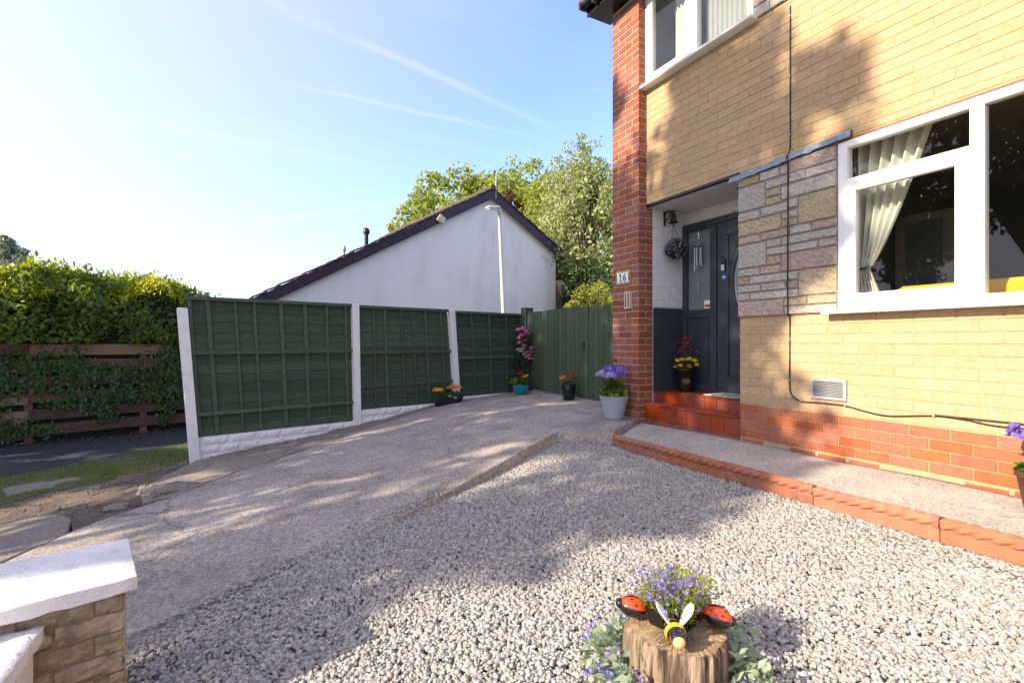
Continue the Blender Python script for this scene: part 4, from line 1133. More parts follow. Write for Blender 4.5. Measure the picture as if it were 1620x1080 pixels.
# ---------------------------------------------------------------- panel fence
fence = thing('panel_fence', tuple(FA + Vector((2.5, .5, -.2))), 'dark green panel fence with white concrete posts and white base boards', 'fence')
FN = Vector((FE.y, -FE.x, 0))                       # towards the camera
FM = Matrix(((FE.x, FN.x, 0, FA.x), (FE.y, FN.y, 0, FA.y), (0, 0, 1, 0), (0, 0, 0, 1)))   # local x along, y towards camera
UP = [0.0, 2.005, 3.745, 5.27]
LEAN = [-.070, -.018, -.075, 0]
def leaner(ua, ub, la, lb, zr):
    def fn(p):
        k = min(max((p.x - ua) / (ub - ua), 0), 1)
        return Vector((p.x + (p.z - zr) * (la * (1 - k) + lb * k), p.y, p.z))
    return fn
for i, (zb, zt) in enumerate([(-.60, 1.40), (-.42, 1.545), (-.2, 1.53)]):
    mb = MB().box((UP[i], .0, (zb + zt) / 2), (.10, .115, zt - zb), None, .010)
    gz0 = [-.43, -.25, -.01][i]
    mb.xf(lambda p: Vector((p.x + (p.z - gz0) * LEAN[i], p.y, p.z)))
    mb.build('post', M['white_paint'], fence, FM)
PAN = [(0, 1, -.16, 1.545), (1, 2, -.01, 1.535), (2, 3, .06, 1.52)]
BAT = [[.05, .24, .52, .73, 1.03, 1.33, 1.60, 1.86], [.05, .28, .48, .76, .98, 1.22, 1.52, 1.64], [.06, .36, .72, 1.08, 1.40]]
RAIL = [[.86, .115], [.835, .335], [.72]]
for (a, b, zb, zt), bats, rails in zip(PAN, BAT, RAIL):
    ua, ub = UP[a] + .045, UP[b] - .045
    ln_ = leaner(ua, ub, LEAN[a], LEAN[b], [-.43, -.25, -.01][a])
    pn = MB().bb(ua, ub, -.030, -.024, zb, zt - .02).xf(ln_).build('panel', M['fence_green'], fence, FM)
    # overlapping horizontal slats
    z = zb; ns = 13; st = (zt - .05 - zb) / ns
    for k in range(ns):
        mb = MB(); n = 10; vs = []
        ph = random.uniform(0, 6); w = st * 1.22
        for q in range(n + 1):
            u = ua + (ub - ua) * q / n
            wob = .008 * math.sin(q * 1.3 + ph) + random.uniform(-.004, .004)
            zz = zb + k * st
            vs += [(u, -.006, zz + wob), (u, -.020, zz + w), (u, -.016, zz + wob), ]
        mb.add(vs, [f for q in range(n) for f in ((3 * q, 3 * q + 3, 3 * q + 4, 3 * q + 1), (3 * q + 2, 3 * q + 5, 3 * q + 3, 3 * q))])
        mb.xf(ln_).build('slat', M['fence_green'], pn, FM)
    for u in bats:
        if ua + u > ub - .02: continue
        u2 = ua + u - .05 + random.uniform(-.008, .008)
        MB().box((u2 + .025, .006, (zb + zt) / 2 + .0), (random.choice([.03, .038, .046]), .016, zt - zb - .03), None, .003).xf(ln_).build('batten', M['fence_rail'], pn, FM)
    for zr in rails:
        MB().bb(ua, ub, .012, .034, zr - .022, zr + .022, 0, .004).xf(ln_).build('rail', M['fence_rail'], pn, FM)
    MB().bb(ua - .01, ub + .005, -.03, .034, zt - .045, zt, 0, .004).xf(ln_).build('cap_rail', M['fence_rail'], pn, FM)
    # rock faced white base board
    gb_ = MB().bb(ua - .03, ub + .03, -.022, .014, zb - .32, zb - .001).build('base_board', M['white_paint'], fence, FM)
    for row in range(3):
        za = zb - .004 - (row + 1) * .105; u = ua - (.0 if row % 2 == 0 else .14) + .02
        while u < ub:
            w = random.choice([.22, .30, .34])
            p0_, p1_ = max(u, ua), min(u + w, ub)
            if p1_ - p0_ > .04:
                nx = max(2, int((p1_ - p0_) / .035)); nz = 3; vs = []
                for i2 in range(nx + 1):
                    for k2 in range(nz + 1):
                        e = i2 in (0, nx) or k2 in (0, nz)
                        vs.append((p0_ + .006 + (p1_ - p0_ - .012) * i2 / nx, .0145 + (0 if e else .012 + random.uniform(-.004, .005)), za + .006 + .093 * k2 / nz))
                MB().add(vs, [(i2 * 4 + k2, i2 * 4 + k2 + 1, i2 * 4 + k2 + 5, i2 * 4 + k2 + 4) for i2 in range(nx) for k2 in range(nz)]).build('block_face', M['white_paint'], gb_, FM)
            u += w
# green gate post
gp = thing('gate_post', (4.58, 7.93, .0), 'stout green timber gate post at the corner of the fence', 'gate post')
MB().box((4.545, 7.945, .80), (.17, .15, 1.62), Matrix.Rotation(R(8), 3, 'Z'), .008).build('post', M['gate_green'], gp)
MB().box((4.545, 7.945, 1.615), (.176, .156, .03), Matrix.Rotation(R(8), 3, 'Z'), .006).build('post_cap', M['gate_green'], gp)
# boarded double gates
def gate(y0, y1, label, latch):
    g = thing('boarded_gate', (4.5, (y0 + y1) / 2, .1), label, 'gate', 'green boarded drive gates')
    n = max(3, int(round((y1 - y0) / .118))); w = (y1 - y0) / n
    for k in range(n):
        zt = 1.54 + random.uniform(-.006, .006) - .0 * k
        MB().box((4.5 + random.uniform(-.002, .002), y0 + w * (k + .5), (.13 + zt) / 2), (.02, w - .008, zt - .13), None, .005).build('board', M['gate_green'], g)
    MB().bb(4.505, 4.512, y0 + .005, y1 - .005, .16, 1.52).build('backing', M['dark'], g)
    for zz in (.32, .85, 1.38): MB().bb(4.513, 4.55, y0, y1, zz - .04, zz + .04).build('ledge', M['gate_green'], g)
    if latch:
        mb = MB(); mb.tube([(4.472, y0 + .10 + .035 * math.cos(t), .93 + .045 * math.sin(t)) for t in [k * math.pi / 8 for k in range(17)]], .006, 6)
        mb.bb(4.478, 4.49, y0 + .08, y0 + .12, .955, .995)
        mb.build('ring_latch', M['iron'], g)
gate(5.985, 7.83, 'wide green boarded gate leaf with ring latch beside the corner post', True)
gate(4.64, 5.975, 'green boarded gate leaf next to the red brick pillar', False)

# ---------------------------------------------------------------- block pier with white coping, and the low wall in front
PE = Vector((.972, .235, 0)).normalized(); PN = Vector((PE.y, -PE.x, 0))
pier_o = Vector((-.345, 1.90, 0))
PMx = Matrix(((PE.x, PN.x, 0, pier_o.x), (PE.y, PN.y, 0, pier_o.y), (0, 0, 1, 0), (0, 0, 0, 1)))   # origin at right front corner, x to the right, y to the camera
pier = thing('block_wall', tuple(pier_o) , 'low tan stone block boundary wall end with thick white painted coping', 'wall')
core = MB().bb(-2.2, -.012, -.325, -.012, -.45, .232).build('wall_core', M['block_mortar'], pier, PMx)
def rough_block(mb, l, h, d, seed, amp=.006):
    g = np.random.default_rng(seed); nx, nz = max(3, int(l / .035)), 4
    vs = []
    for i in range(nx + 1):
        for k in range(nz + 1):
            e = i in (0, nx) or k in (0, nz)
            vs.append((-l / 2 + l * i / nx + (g.normal(0, .001)), (-.012 if e else 0) + g.normal(0, amp * .6), -h / 2 + h * k / nz))
    mb.add(vs, [(i * (nz + 1) + k, i * (nz + 1) + k + 1, (i + 1) * (nz + 1) + k + 1, (i + 1) * (nz + 1) + k) for i in range(nx) for k in range(nz)])
    mb.box((0, -d / 2 - .012, 0), (l, d, h))
z = .228; row = 0
while z > -.4:
    h = .056
    u = -.004 - (.0 if row % 2 else .075)
    first = True
    if row % 2 == 0:
        mb = MB(); rough_block(mb, .071, h, .03, row * 31 + 5)
        mb.build('block', M['block_stone'], core, PMx @ Matrix.Translation((-.040, .0, z - h / 2)))
        u = -.080
    while u > -1.6:
        l = random.choice([.20, .215, .16])
        mb = MB(); rough_block(mb, l, h, .03, int(row * 57 - u * 900) & 0xffff)
        mb.build('block', M['block_stone'], core, PMx @ Matrix.Translation((u - l / 2, .0, z - h / 2)))
        u -= l + .006
    for (v0, v1) in (((-.155, -.005), (-.33, -.162)) if row % 2 else ((-.10, -.005), (-.33, -.107))):
        mb = MB(); rough_block(mb, abs(v1 - v0), h, .03, row * 91 + int(-v0 * 100))
        mb.build('block', M['block_stone'], core, PMx @ Matrix.Translation((0.0, (v0 + v1) / 2, z - h / 2)) @ Matrix.Rotation(R(90), 4, 'Z') @ Matrix.Rotation(R(180), 4, 'Z'))
    z -= h + .006; row += 1
def coping(name, ua, ub, va, vb, z0, z1, over, seed, parent, M4, cham=.012):
    g = np.random.default_rng(seed); mb = MB(); nu, nvv = 60, 18
    us = np.linspace(ua, ub, nu); vs_ = np.linspace(va, vb, nvv)
    top = []
    for i, u in enumerate(us):
        for k, v in enumerate(vs_):
            e = max(0, 1 - min(abs(u - ub), abs(v - va), abs(v - vb)) / cham)
            top.append((u + g.normal(0, .0012), v + g.normal(0, .0014), z1 - e * e * cham * .7 + g.normal(0, .0011)))
    mb.add(top, [(i * nvv + k, (i + 1) * nvv + k, (i + 1) * nvv + k + 1, i * nvv + k + 1) for i in range(nu - 1) for k in range(nvv - 1)], 0, True)
    rim = [i * nvv for i in range(nu)] + [(nu - 1) * nvv + k for k in range(1, nvv)] + [i * nvv + nvv - 1 for i in range(nu - 2, -1, -1)] + [k for k in range(nvv - 2, 0, -1)]
    q = len(rim); lev = [[top[i] for i in rim], [(top[i][0] + g.normal(0, .002), top[i][1] + g.normal(0, .002), (z0 + z1) / 2) for i in rim], [(top[i][0], top[i][1], z0 + g.normal(0, .002)) for i in rim]]
    allv = sum(lev, [])
    mb.add(allv, [(l * q + i, l * q + (i + 1) % q, (l + 1) * q + (i + 1) % q, (l + 1) * q + i) for l in range(2) for i in range(q)], 0, True)
    mb.add(lev[2], [tuple(range(q))])
    return mb.build(name, M['coping_paint'], parent, M4)
coping('coping', -2.25, .022, -.365, .030, .234, .282, .03, 3, pier, PMx)
lw = thing('low_wall', (-.9, 1.6, -.2), 'lower white painted wall end in the bottom corner in front of the block wall', 'wall')
MB().bb(-.78, -.545, .1, 1.84, -.45, .156).build('wall_core', M['white_brickpaint'], lw)
coping('coping', .05, 1.845, .522, .80, .157, .203, .03, 9, lw, Matrix.Rotation(R(90), 4, 'Z'))

# ---------------------------------------------------------------- neighbouring gabled house
AX = Vector((6.45, 13.55, 0)); GE = Vector((.99, .141, 0)).normalized(); GB = Vector((-GE.y, GE.x, 0))
NM = Matrix(((GE.x, GB.x, 0, AX.x), (GE.y, GB.y, 0, AX.y), (0, 0, 1, 0), (0, 0, 0, 1)))     # x along the gable, y away from camera
nb = thing('gable_house', (AX.x, AX.y, -.3), 'white rendered house with a long low roof and dark plum bargeboards beyond the fence', 'house')
ZA, SL, SR, PM_ = 5.62, -8.2, 2.66, .561
wl_ = [(SL + .3, -.8), (SR, -.8), (SR, ZA - PM_ * SR - .12), (0, ZA - .12), (SL + .3, ZA - PM_ * (-SL - .3) - .12)]
mb = MB(); n = len(wl_)
mb.add([(u, 0, z) for u, z in wl_] + [(u, 9, z) for u, z in wl_], [tuple(range(n)), tuple(range(2 * n - 1, n - 1, -1))] + [(i, n + i, n + (i + 1) % n, (i + 1) % n) for i in range(n)])
mb.build('wall', M['render'], nb, NM)
def slope_box(mb, u0, u1, y0, y1, t0, t1):
    f = lambda u: ZA - PM_ * abs(u)
    mb.add([(u0, y0, f(u0) + t0), (u1, y0, f(u1) + t0), (u1, y1, f(u1) + t0), (u0, y1, f(u0) + t0), (u0, y0, f(u0) + t1), (u1, y0, f(u1) + t1), (u1, y1, f(u1) + t1), (u0, y1, f(u0) + t1)],
           [(3, 2, 1, 0), (4, 5, 6, 7), (0, 1, 5, 4), (1, 2, 6, 5), (2, 3, 7, 6), (3, 0, 4, 7)])
    return mb
slope_box(MB(), SL, 0, -.12, 9.1, -.06, .02).build('roof', M['roof_tile'], nb, NM)
r2 = slope_box(MB(), 0, SR + .32, -.12, 9.1, -.061, .019).build('roof', M['roof_tile'], nb, NM)
slope_box(MB(), SL, 0, -.15, -.115, -.26, .015).build('bargeboard', M['plum_board'], nb, NM)
slope_box(MB(), .0, SR + .32, -.152, -.117, -.27, .014).build('bargeboard', M['plum_board'], nb, NM)
MB().bb(SR + .01, SR + .30, -.10, 9.0, ZA - PM_ * (SR + .3) - .17, ZA - PM_ * (SR + .3) - .12).build('soffit', M['upvc'], nb, NM)
# verge tiles along both slopes
vt = MB().box((0, 0, 0), (.36, .34, .035), Matrix.Rotation(math.atan(PM_) * -1 + R(4), 3, 'Y'), .006).mesh('verge_tile', M['roof_tile'])
vt2 = MB().box((0, 0, 0), (.36, .34, .035), Matrix.Rotation(math.atan(PM_) - R(4), 3, 'Y'), .006).mesh('verge_tile', M['roof_tile'])
u = -.14
while u > SL:
    nobj('verge_tile', vt, nb, NM @ Matrix.Translation((u, -.02 + random.uniform(-.02, .02), ZA - PM_ * -u + .05 + random.uniform(-.008, .014)))); u -= .285
u = .14
while u < SR + .3:
    nobj('verge_tile', vt2, nb, NM @ Matrix.Translation((u, -.02 + random.uniform(-.015, .015), ZA - PM_ * u + .045 + random.uniform(-.006, .006)))); u += .285
MB().tube([(0, -.18, ZA + .07), (0, 9.1, ZA + .07)], .09, 10).build('ridge_tile', M['roof_tile'], nb, NM)
def vpipe(u, y, h, r, lab_m):
    z = ZA - PM_ * abs(u)
    MB().tube([(u, y, z - .1), (u, y, z + h)], r, 10).lathe((u, y, z + h - .03), [(r * 1.6, 0), (r * 1.7, .05), (r * 1.5, .13), (r * .6, .17), (.001, .18)], 12).build('flue_pipe', lab_m, nb, NM)
vpipe(-3.45, 1.2, .42, .055, M['black_gutter']); vpipe(-4.15, 1.0, .20, .035, M['steel'])
MB().tube([(.10, -.16, ZA - .25), (.10, -.16, ZA + .45)], .012, 6).tube([(-.12, -.16, ZA + .36), (.3, -.16, ZA + .33)], .006, 5).build('aerial', M['steel'], nb, NM)
MB().box((-1.80, -.20, 4.45), (.21, .09, .21), Matrix.Rotation(R(32), 3, 'Y'), .01).build('security_light', mat('cream_plastic', (.62, .52, .34), .5), nb, NM)
# brown lean-to at the house corner
lt = thing('lean_to', (AX.x + 3.0, AX.y + .3, -.3), 'brown boarded lean-to with a sloping top at the corner of the white house', 'lean-to')
for k in range(6):
    u0 = SR + .02 + k * .115; zt = 2.98 - (k + .5) * .16
    MB().bb(u0, u0 + .11, -.28, -.25, -.6, zt).build('board', M['plank_brown'], lt, NM)
MB().add([(SR, -.31, 3.06), (SR + .75, -.31, 1.98), (SR + .75, -.31, 1.92), (SR, -.31, 3.0), (SR, 2, 3.06), (SR + .75, 2, 1.98), (SR + .75, 2, 1.92), (SR, 2, 3.0)], [(0, 1, 2, 3), (0, 4, 5, 1), (3, 2, 6, 7), (1, 5, 6, 2)]).build('verge_strip', M['pale_wood'], lt, NM)
# pale shed roof behind the gates
sh = thing('garden_shed', (8.2, 9.5, 0), 'garden shed with a pale felt roof just showing over the gate', 'shed')
MB().bb(7.3, 9.3, 8.9, 10.6, -.1, 1.60).build('wall', M['plank_brown'], sh)
MB().add([(7.15, 8.7, 1.58), (9.5, 8.7, 2.05), (9.5, 10.8, 2.05), (7.15, 10.8, 1.58), (7.15, 8.7, 1.64), (9.5, 8.7, 2.11), (9.5, 10.8, 2.11), (7.15, 10.8, 1.64)], [(3, 2, 1, 0), (4, 5, 6, 7), (0, 1, 5, 4), (1, 2, 6, 5), (2, 3, 7, 6), (3, 0, 4, 7)]).build('roof', M['white_paint'], sh)

# ---------------------------------------------------------------- lamp post on the footpath behind the fence
lp = thing('street_lamp', (5.90, 11.38, -.55), 'slim grey lamp post with a hooked lantern standing behind the green fence', 'street lamp')
lean = Matrix.Translation((5.90, 11.38, -.56)) @ Matrix.Rotation(R(-2.6), 4, 'Y')
MB().tube([(0, 0, 0), (0, 0, 1.3), (0, 0, 1.32), (0, 0, 4.80), (0, 0, 4.95)], [.075, .075, .058, .043, .043], 14).build('column', mat('galvanised_paint', (.50, .48, .42), .5, .08), lp, lean)
ln2 = lean @ Matrix.Translation((0, 0, 4.90)) @ Matrix.Rotation(R(196), 4, 'Z')
MB().tube([(0, 0, -.02), (0, 0, .10), (.05, 0, .14)], [.06, .062, .055], 12).box((.22, 0, .12), (.40, .17, .07), Matrix.Rotation(R(8), 3, 'Y'), .03).build('lantern', mat('lamp_grey', (.52, .52, .50), .45, .05), lp, ln2)
MB().box((.24, 0, .075), (.30, .13, .04), Matrix.Rotation(R(8), 3, 'Y'), .018).build('lamp_bowl', mat('lamp_bowl', (.62, .62, .58), .25, .03), lp, ln2)

# ---------------------------------------------------------------- plank fence and hedge by the footpath
HA = Vector((-3.3, 9.9, 0)); HE = Vector((2.29, .60, 0)).normalized(); HN = Vector((HE.y, -HE.x, 0))
HM = Matrix(((HE.x, HN.x, 0, HA.x), (HE.y, HN.y, 0, HA.y), (0, 0, 1, 0), (0, 0, 0, 1)))     # x along, y towards camera
pf = thing('plank_fence', tuple(HA + HE * 1.2 + Vector((0, 0, -.56))), 'brown horizontal plank fence below the leafy hedge', 'fence')
for k, zt in enumerate([.97, .71, .465, .215, -.035, -.29]):
    for (u0, u1, m) in ((-2.6, .30, 'plank_pale' if k in (1, 3, 4) else 'plank_brown'), (.31, 4.3, 'plank_pale' if k == 0 else 'plank_brown')):
        h = .165 if k else .17
        n = 14; mb = MB(); vs = []
        s0_, s1_ = random.uniform(-.02, .02), random.uniform(-.02, .02)
        for q in range(n + 1):
            u = u0 + (u1 - u0) * q / n; dzz = s0_ + (s1_ - s0_) * q / n + .006 * math.sin(q * .9 + k)
            a, b_ = zt + dzz, zt + dzz - h + random.uniform(-.004, .004)
            vs += [(u, .0, a), (u, .022, a), (u, .022, b_), (u, .0, b_)]
        fs = [(4 * q + i, 4 * q + (i + 1) % 4, 4 * q + 4 + (i + 1) % 4, 4 * q + 4 + i) for q in range(n) for i in range(4)] + [(3, 2, 1, 0), tuple(4 * n + i for i in range(4))]
        mb.add(vs, fs).build('plank', M[m], pf, HM)
for u in (-2.2, -.9, .30, 1.7, 3.0, 4.2): MB().bb(u - .05, u + .05, -.10, -.002, -.65, .95).build('post', M['plank_brown'], pf, HM)

hd_ = thing('hedge', tuple(HA + HE * 1.0 - HN * .5 + Vector((0, 0, -.56))), 'dense glossy laurel hedge with sunlit yellow-green top behind the plank fence', 'hedge')
def hedge_top(u): return 1.93 + .06 * np.clip(u, 0, 2) + .10 * np.sin(u * 1.7 + .6) + .06 * np.sin(u * 4.1) - .42 * np.clip((u - 2.3) / .8, 0, 1)
n = 15000
u = rx(n, -3.0, 3.05); face = rng.uniform(0, 1, n)
z = np.empty(n); v = np.empty(n); nrm = np.zeros((n, 3))
fr = face < .60
ht = hedge_top(u)
bump = .13 * np.sin(u * 3.1 + 1) * np.sin(u * 5.3) + .06 * np.sin(u * 9)
z[fr] = .98 + (ht[fr] - .98) * rng.uniform(0, 1, fr.sum()) ** .95
v[fr] = .10 + bump[fr] + .09 * np.sin(z[fr] * 6 + u[fr] * 4) + rng.normal(0, .06, fr.sum()) - .35 * np.clip((z[fr] - ht[fr] + .35) / .35, 0, 1) ** 2
nrm[fr] = (0, 1, .25)
tp = ~fr
v[tp] = rx(tp.sum(), -1.1, .05); z[tp] = ht[tp] + rng.normal(0, .07, tp.sum()) + .05 * np.sin(v[tp] * 6 + u[tp] * 3); nrm[tp] = (0, .2, 1)
N_ = unit(nrm + rng.normal(0, .55, (n, 3))); D_ = unit(rng.normal(0, .7, (n, 3)) + np.array([0, .3, -.25]) * fr[:, None] + np.array([0, .1, .7]) * tp[:, None])
Cc = np.column_stack([u, v, z])
nobj('foliage', leaves('foliage', Cc, D_, N_, rx(n, .075, .135), rx(n, .035, .055), M['lf_hedge'], .22, bend=.02), hd_, HM)
# upright young shoots on top
C2, D2 = [], []
for q in range(190):
    u0, v0 = random.uniform(-2.9, 2.7), random.uniform(-1.0, .05); z0 = float(hedge_top(u0)) - .03; L_ = random.uniform(.10, .30)
    lx, ly = random.gauss(0, .16), random.gauss(0, .16)
    for k in range(9):
        t = k / 8; a = k * 2.4
        p = (u0 + lx * t * L_, v0 + ly * t * L_, z0 + L_ * t)
        dd = (math.cos(a), math.sin(a), .55 + .5 * t)
        C2.append((p[0] + .035 * dd[0], p[1] + .035 * dd[1], p[2] + .02)); D2.append(dd)
C2, D2 = np.array(C2), np.array(D2)
nobj('shoots', leaves('shoots', C2, D2, unit(np.cross(np.cross(D2, (0, 0, 1)), D2)), rx(len(C2), .055, .095), rx(len(C2), .024, .036), M['lf_young_sunlit'], .2, bend=.08), hd_, HM)
n = 11000
u = rx(n, -3.0, 3.0); t = rng.uniform(0, 1, n) ** .8; ht = hedge_top(u)
edge_ = .34 + .12 * np.sin(u * 2.3) + .08 * np.sin(u * 6.1)
v = .18 - .66 * t + rng.normal(0, .05, n) + .06 * np.sin(u * 4); z = ht + .02 - edge_ * (1 - t) ** 1.6 + rng.normal(0, .05, n)
nobj('young_growth_sunlit', leaves('young_growth_sunlit', np.column_stack([u, v, z]), unit(rng.normal(0, .7, (n, 3)) + (0, .25, .35)), unit(rng.normal(0, .38, (n, 3)) + (-.85, .25, .7)), rx(n, .06, .115), rx(n, .03, .045), M['lf_young_sunlit'], .2, bend=.05), hd_, HM)  # young leaves over the shoulder, coloured brighter so the band reads as sunlit
# dark inner mass of twigs so that the hedge is not see-through
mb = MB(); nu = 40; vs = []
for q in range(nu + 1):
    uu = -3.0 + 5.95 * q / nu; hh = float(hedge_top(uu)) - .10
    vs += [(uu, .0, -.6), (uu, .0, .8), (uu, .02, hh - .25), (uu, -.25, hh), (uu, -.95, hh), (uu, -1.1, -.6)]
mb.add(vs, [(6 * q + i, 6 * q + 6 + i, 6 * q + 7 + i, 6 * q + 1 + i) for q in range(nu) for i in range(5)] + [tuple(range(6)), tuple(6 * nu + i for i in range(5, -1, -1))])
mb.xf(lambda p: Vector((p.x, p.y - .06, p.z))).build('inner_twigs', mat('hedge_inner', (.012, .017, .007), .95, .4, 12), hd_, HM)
# trailing leaves through the plank gaps
C2 = []
for (uc, zc, su, sz, q) in [(.15, .68, .18, .10, 260), (.45, .60, .14, .10, 200), (.75, .70, .12, .12, 180), (1.05, .52, .35, .06, 420), (1.35, .45, .30, .06, 320), (1.75, .30, .22, .10, 320), (2.05, .40, .18, .28, 500), (2.35, .55, .2, .30, 620), (.0, .35, .16, .10, 220), (.45, .28, .35, .05, 330), (-.1, .10, .12, .16, 160), (1.0, .02, .18, .08, 170), (1.25, .06, .16, .07, 170), (1.55, .05, .3, .06, 220), (2.2, .10, .14, .12, 220), (.62, .04, .12, .06, 110), (1.2, -.20, .10, .08, 110), (.15, -.30, .14, .10, 160), (.35, -.36, .2, .06, 120), (-.6, .5, .35, .3, 500), (2.3, .72, .2, .22, 420), (2.5, .35, .14, .28, 330), (2.0, -.24, .08, .12, 90), (-.5, -.2, .3, .2, 260)]:
    q = int(q * .8); C2.append(np.column_stack([rng.normal(uc, su, q), rng.uniform(.025, .075, q), rng.normal(zc, sz, q)]))
C2 = np.concatenate(C2); n = len(C2)
nobj('trailing_leaves', leaves('trailing_leaves', C2, unit(rng.normal(0, .6, (n, 3)) + np.array([0, .3, -.5])), unit(np.array([0, 1, .35]) + rng.normal(0, .45, (n, 3))), rx(n, .06, .11), rx(n, .03, .046), M['lf_ivy'], .2, bend=.03), hd_, HM)
# fallen leaves below
n = 900
C2 = np.column_stack([rx(n, -2.5, 3.0), rng.gamma(1.6, .09, n) - .05, np.full(n, -.553) + rng.uniform(0, .015, n)])
lit = nobj('leaf_litter', leaves('leaf_litter', C2, rng.normal(0, 1, (n, 3)) * (1, 1, .15), np.array([0, 0, 1]) + rng.normal(0, .3, (n, 3)), rx(n, .03, .06), rx(n, .02, .035), M['litter'], .2), None, HM)
tag(lit, 'dry brown fallen leaves along the foot of the plank fence', 'leaf litter', kind='stuff')

# grass blades
n = 26000
t = rng.uniform(0, 1, n); s = rng.uniform(0, 1, n)
g0a, g1a = np.array(g0), np.array(g1); ix = t * (len(g0) - 1)
A_ = np.stack([np.interp(ix, np.arange(len(g0)), g0a[:, i]) for i in range(2)], 1); B_ = np.stack([np.interp(ix, np.arange(len(g1)), g1a[:, i]) for i in range(2)], 1)
Pg = A_ * (1 - s[:, None]) + B_ * s[:, None] + rng.normal(0, .03, (n, 2))
den = np.sin(Pg[:, 0] * 3.1) * np.sin(Pg[:, 1] * 3.7) + .7 * np.sin(Pg[:, 0] * 7 + Pg[:, 1] * 5)
keep = (den + rng.normal(0, .7, n) > -.55) & (Pg[:, 0] > -3.4) & ~((np.abs(Pg[:, 0] + 2.02) < .30) & (np.abs(Pg[:, 1] - 7.15) < .26)) & (s < .985)
Pg = Pg[keep]; n = len(Pg)
k_ = np.interp(Pg[:, 1], [6.5, 7.5], [1, 0]); zg = k_ * soil_z(Pg[:, 0], Pg[:, 1]) + (1 - k_) * (-.555)
gr = nobj('grass', leaves('grass', np.column_stack([Pg, zg - .004]), np.column_stack([rng.normal(0, .55, n), rng.normal(0, .55, n), np.ones(n)]), rdir(n), rx(n, .018, .055), rx(n, .004, .008), M['grass'], tmpl='blade'))
tag(gr, 'short patchy grass on the verge beside the footpath', 'grass', kind='stuff')

# ---------------------------------------------------------------- trees
def tree(name, label, base, top, crown, rads, clumps, per, lsize, m, trunk_r, seed, group=None, bark='bark', shell=.55, csize=.30, lw=.62, limbs=True, zbias=0.0, boxy=False, extra=()):
    g = np.random.default_rng(seed)
    t = thing(name, base, label, 'tree', group)
    crown = np.array(crown, float); rads = np.array(rads, float)
    d = unit(g.normal(size=(clumps, 3))); d[:, 2] += zbias; d = unit(d)
    rr = g.uniform(shell, 1.0, clumps)[:, None] ** .7
    cc = crown + d * rr * rads
    if boxy:
        q = g.uniform(-1, 1, (clumps * 6, 3)); q = q[(np.abs(q) ** 7).sum(1) < 1][:clumps]; clumps = len(q)
        cc = crown + q * rads
    cs = csize * rads.mean() * g.uniform(.55, 1.25, clumps)
    if len(extra):
        ex = np.array(extra, float); cc = np.concatenate([cc, ex[:, :3]]); cs = np.concatenate([cs, ex[:, 3]]); clumps = len(cc)
    k = np.repeat(np.arange(clumps), per)
    n = len(k)
    dd = unit(g.normal(size=(n, 3))); r2 = g.uniform(.25, 1.0, n) ** .5
    C = cc[k] + dd * (cs[k] * r2)[:, None] * np.array([1, 1, .72])
    D = unit(g.normal(0, .7, (n, 3)) + dd * .5 + np.array([0, 0, -.35]))
    N = unit(dd + g.normal(0, .7, (n, 3)) + np.array([0, 0, .5]))
    sz = lsize * g.uniform(.65, 1.3, n)
    nobj('crown', leaves('crown', C, D, N, sz, sz * lw, m, .18, bend=.05), t)
    b = np.array(base, float)
    mb = MB(); mid = b + (crown - b) * .55
    mb.tube([tuple(b + (0, 0, -.3)), tuple(b + (mid - b) * .5 + g.normal(0, .06, 3)), tuple(mid), tuple(crown + (0, 0, rads[2] * .35))], [trunk_r, trunk_r * .8, trunk_r * .62, trunk_r * .2], 10)
    if limbs:
        for i in g.permutation(clumps)[:min(clumps, 46)]:
            q = g.uniform(.45, 1.0); s0 = mid + (crown + np.array([0, 0, rads[2] * .2]) - mid) * (q * .8) if q > .5 else b + (mid - b) * (.7 + .3 * q)
            m1 = (s0 + cc[i]) / 2 + g.normal(0, .10, 3) * rads.mean() * .35 + np.array([0, 0, .05 * rads[2]])
            mb.tube([tuple(s0), tuple(m1), tuple(cc[i])], [trunk_r * .34, trunk_r * .2, trunk_r * .06], 6)
    mb.build('trunk', M[bark], t)
    return t
tree('broadleaf_tree', 'round bright green tree showing over the ridge of the white house', (9.7, 24.4, -.3), 0, (9.7, 24.3, 6.9), (3.3, 3.0, 3.0), 110, 110, .26, M['lf_tree'], .22, 1)
tree('broadleaf_tree', 'mid green tree between the gable and the tall silvery tree', (12.4, 20.7, -.3), 0, (11.9, 20.7, 6.5), (2.6, 2.2, 3.2), 100, 110, .22, M['lf_tree'], .18, 2)
tree('broadleaf_tree', 'full bright green tree filling the gap left of the tall silvery tree', (12.0, 17.6, -.3), 0, (11.7, 17.6, 4.6), (2.3, 2.0, 3.2), 120, 120, .17, M['lf_tree'], .18, 8)
tree('copper_tree', 'small copper leaved tree just right of the roof ridge', (10.5, 19.4, -.3), 0, (10.3, 19.4, 6.6), (.8, .8, 1.1), 26, 90, .16, M['lf_copper'], .10, 3)
tree('silver_tree', 'tall silvery green tree rising beside the red brick pillar', (10.9, 14.8, -.3), 0, (10.9, 14.7, 4.4), (1.95, 1.75, 3.3), 190, 140, .14, M['lf_tall'], .16, 4)
tree('silver_tree', 'thin loose treetop of silvery leaves against the sky', (11.2, 15.3, -.3), 0, (11.05, 15.1, 7.4), (1.25, 1.2, 1.75), 46, 46, .13, M['lf_tall'], .09, 5, shell=.35, csize=.26)
tree('garden_shrub', 'yellow-green shrub just above the boarded gate', (8.7, 11.5, -.1), 0, (8.75, 11.5, 1.75), (.95, .8, .95), 60, 90, .10, M['lf_yellow'], .05, 6)
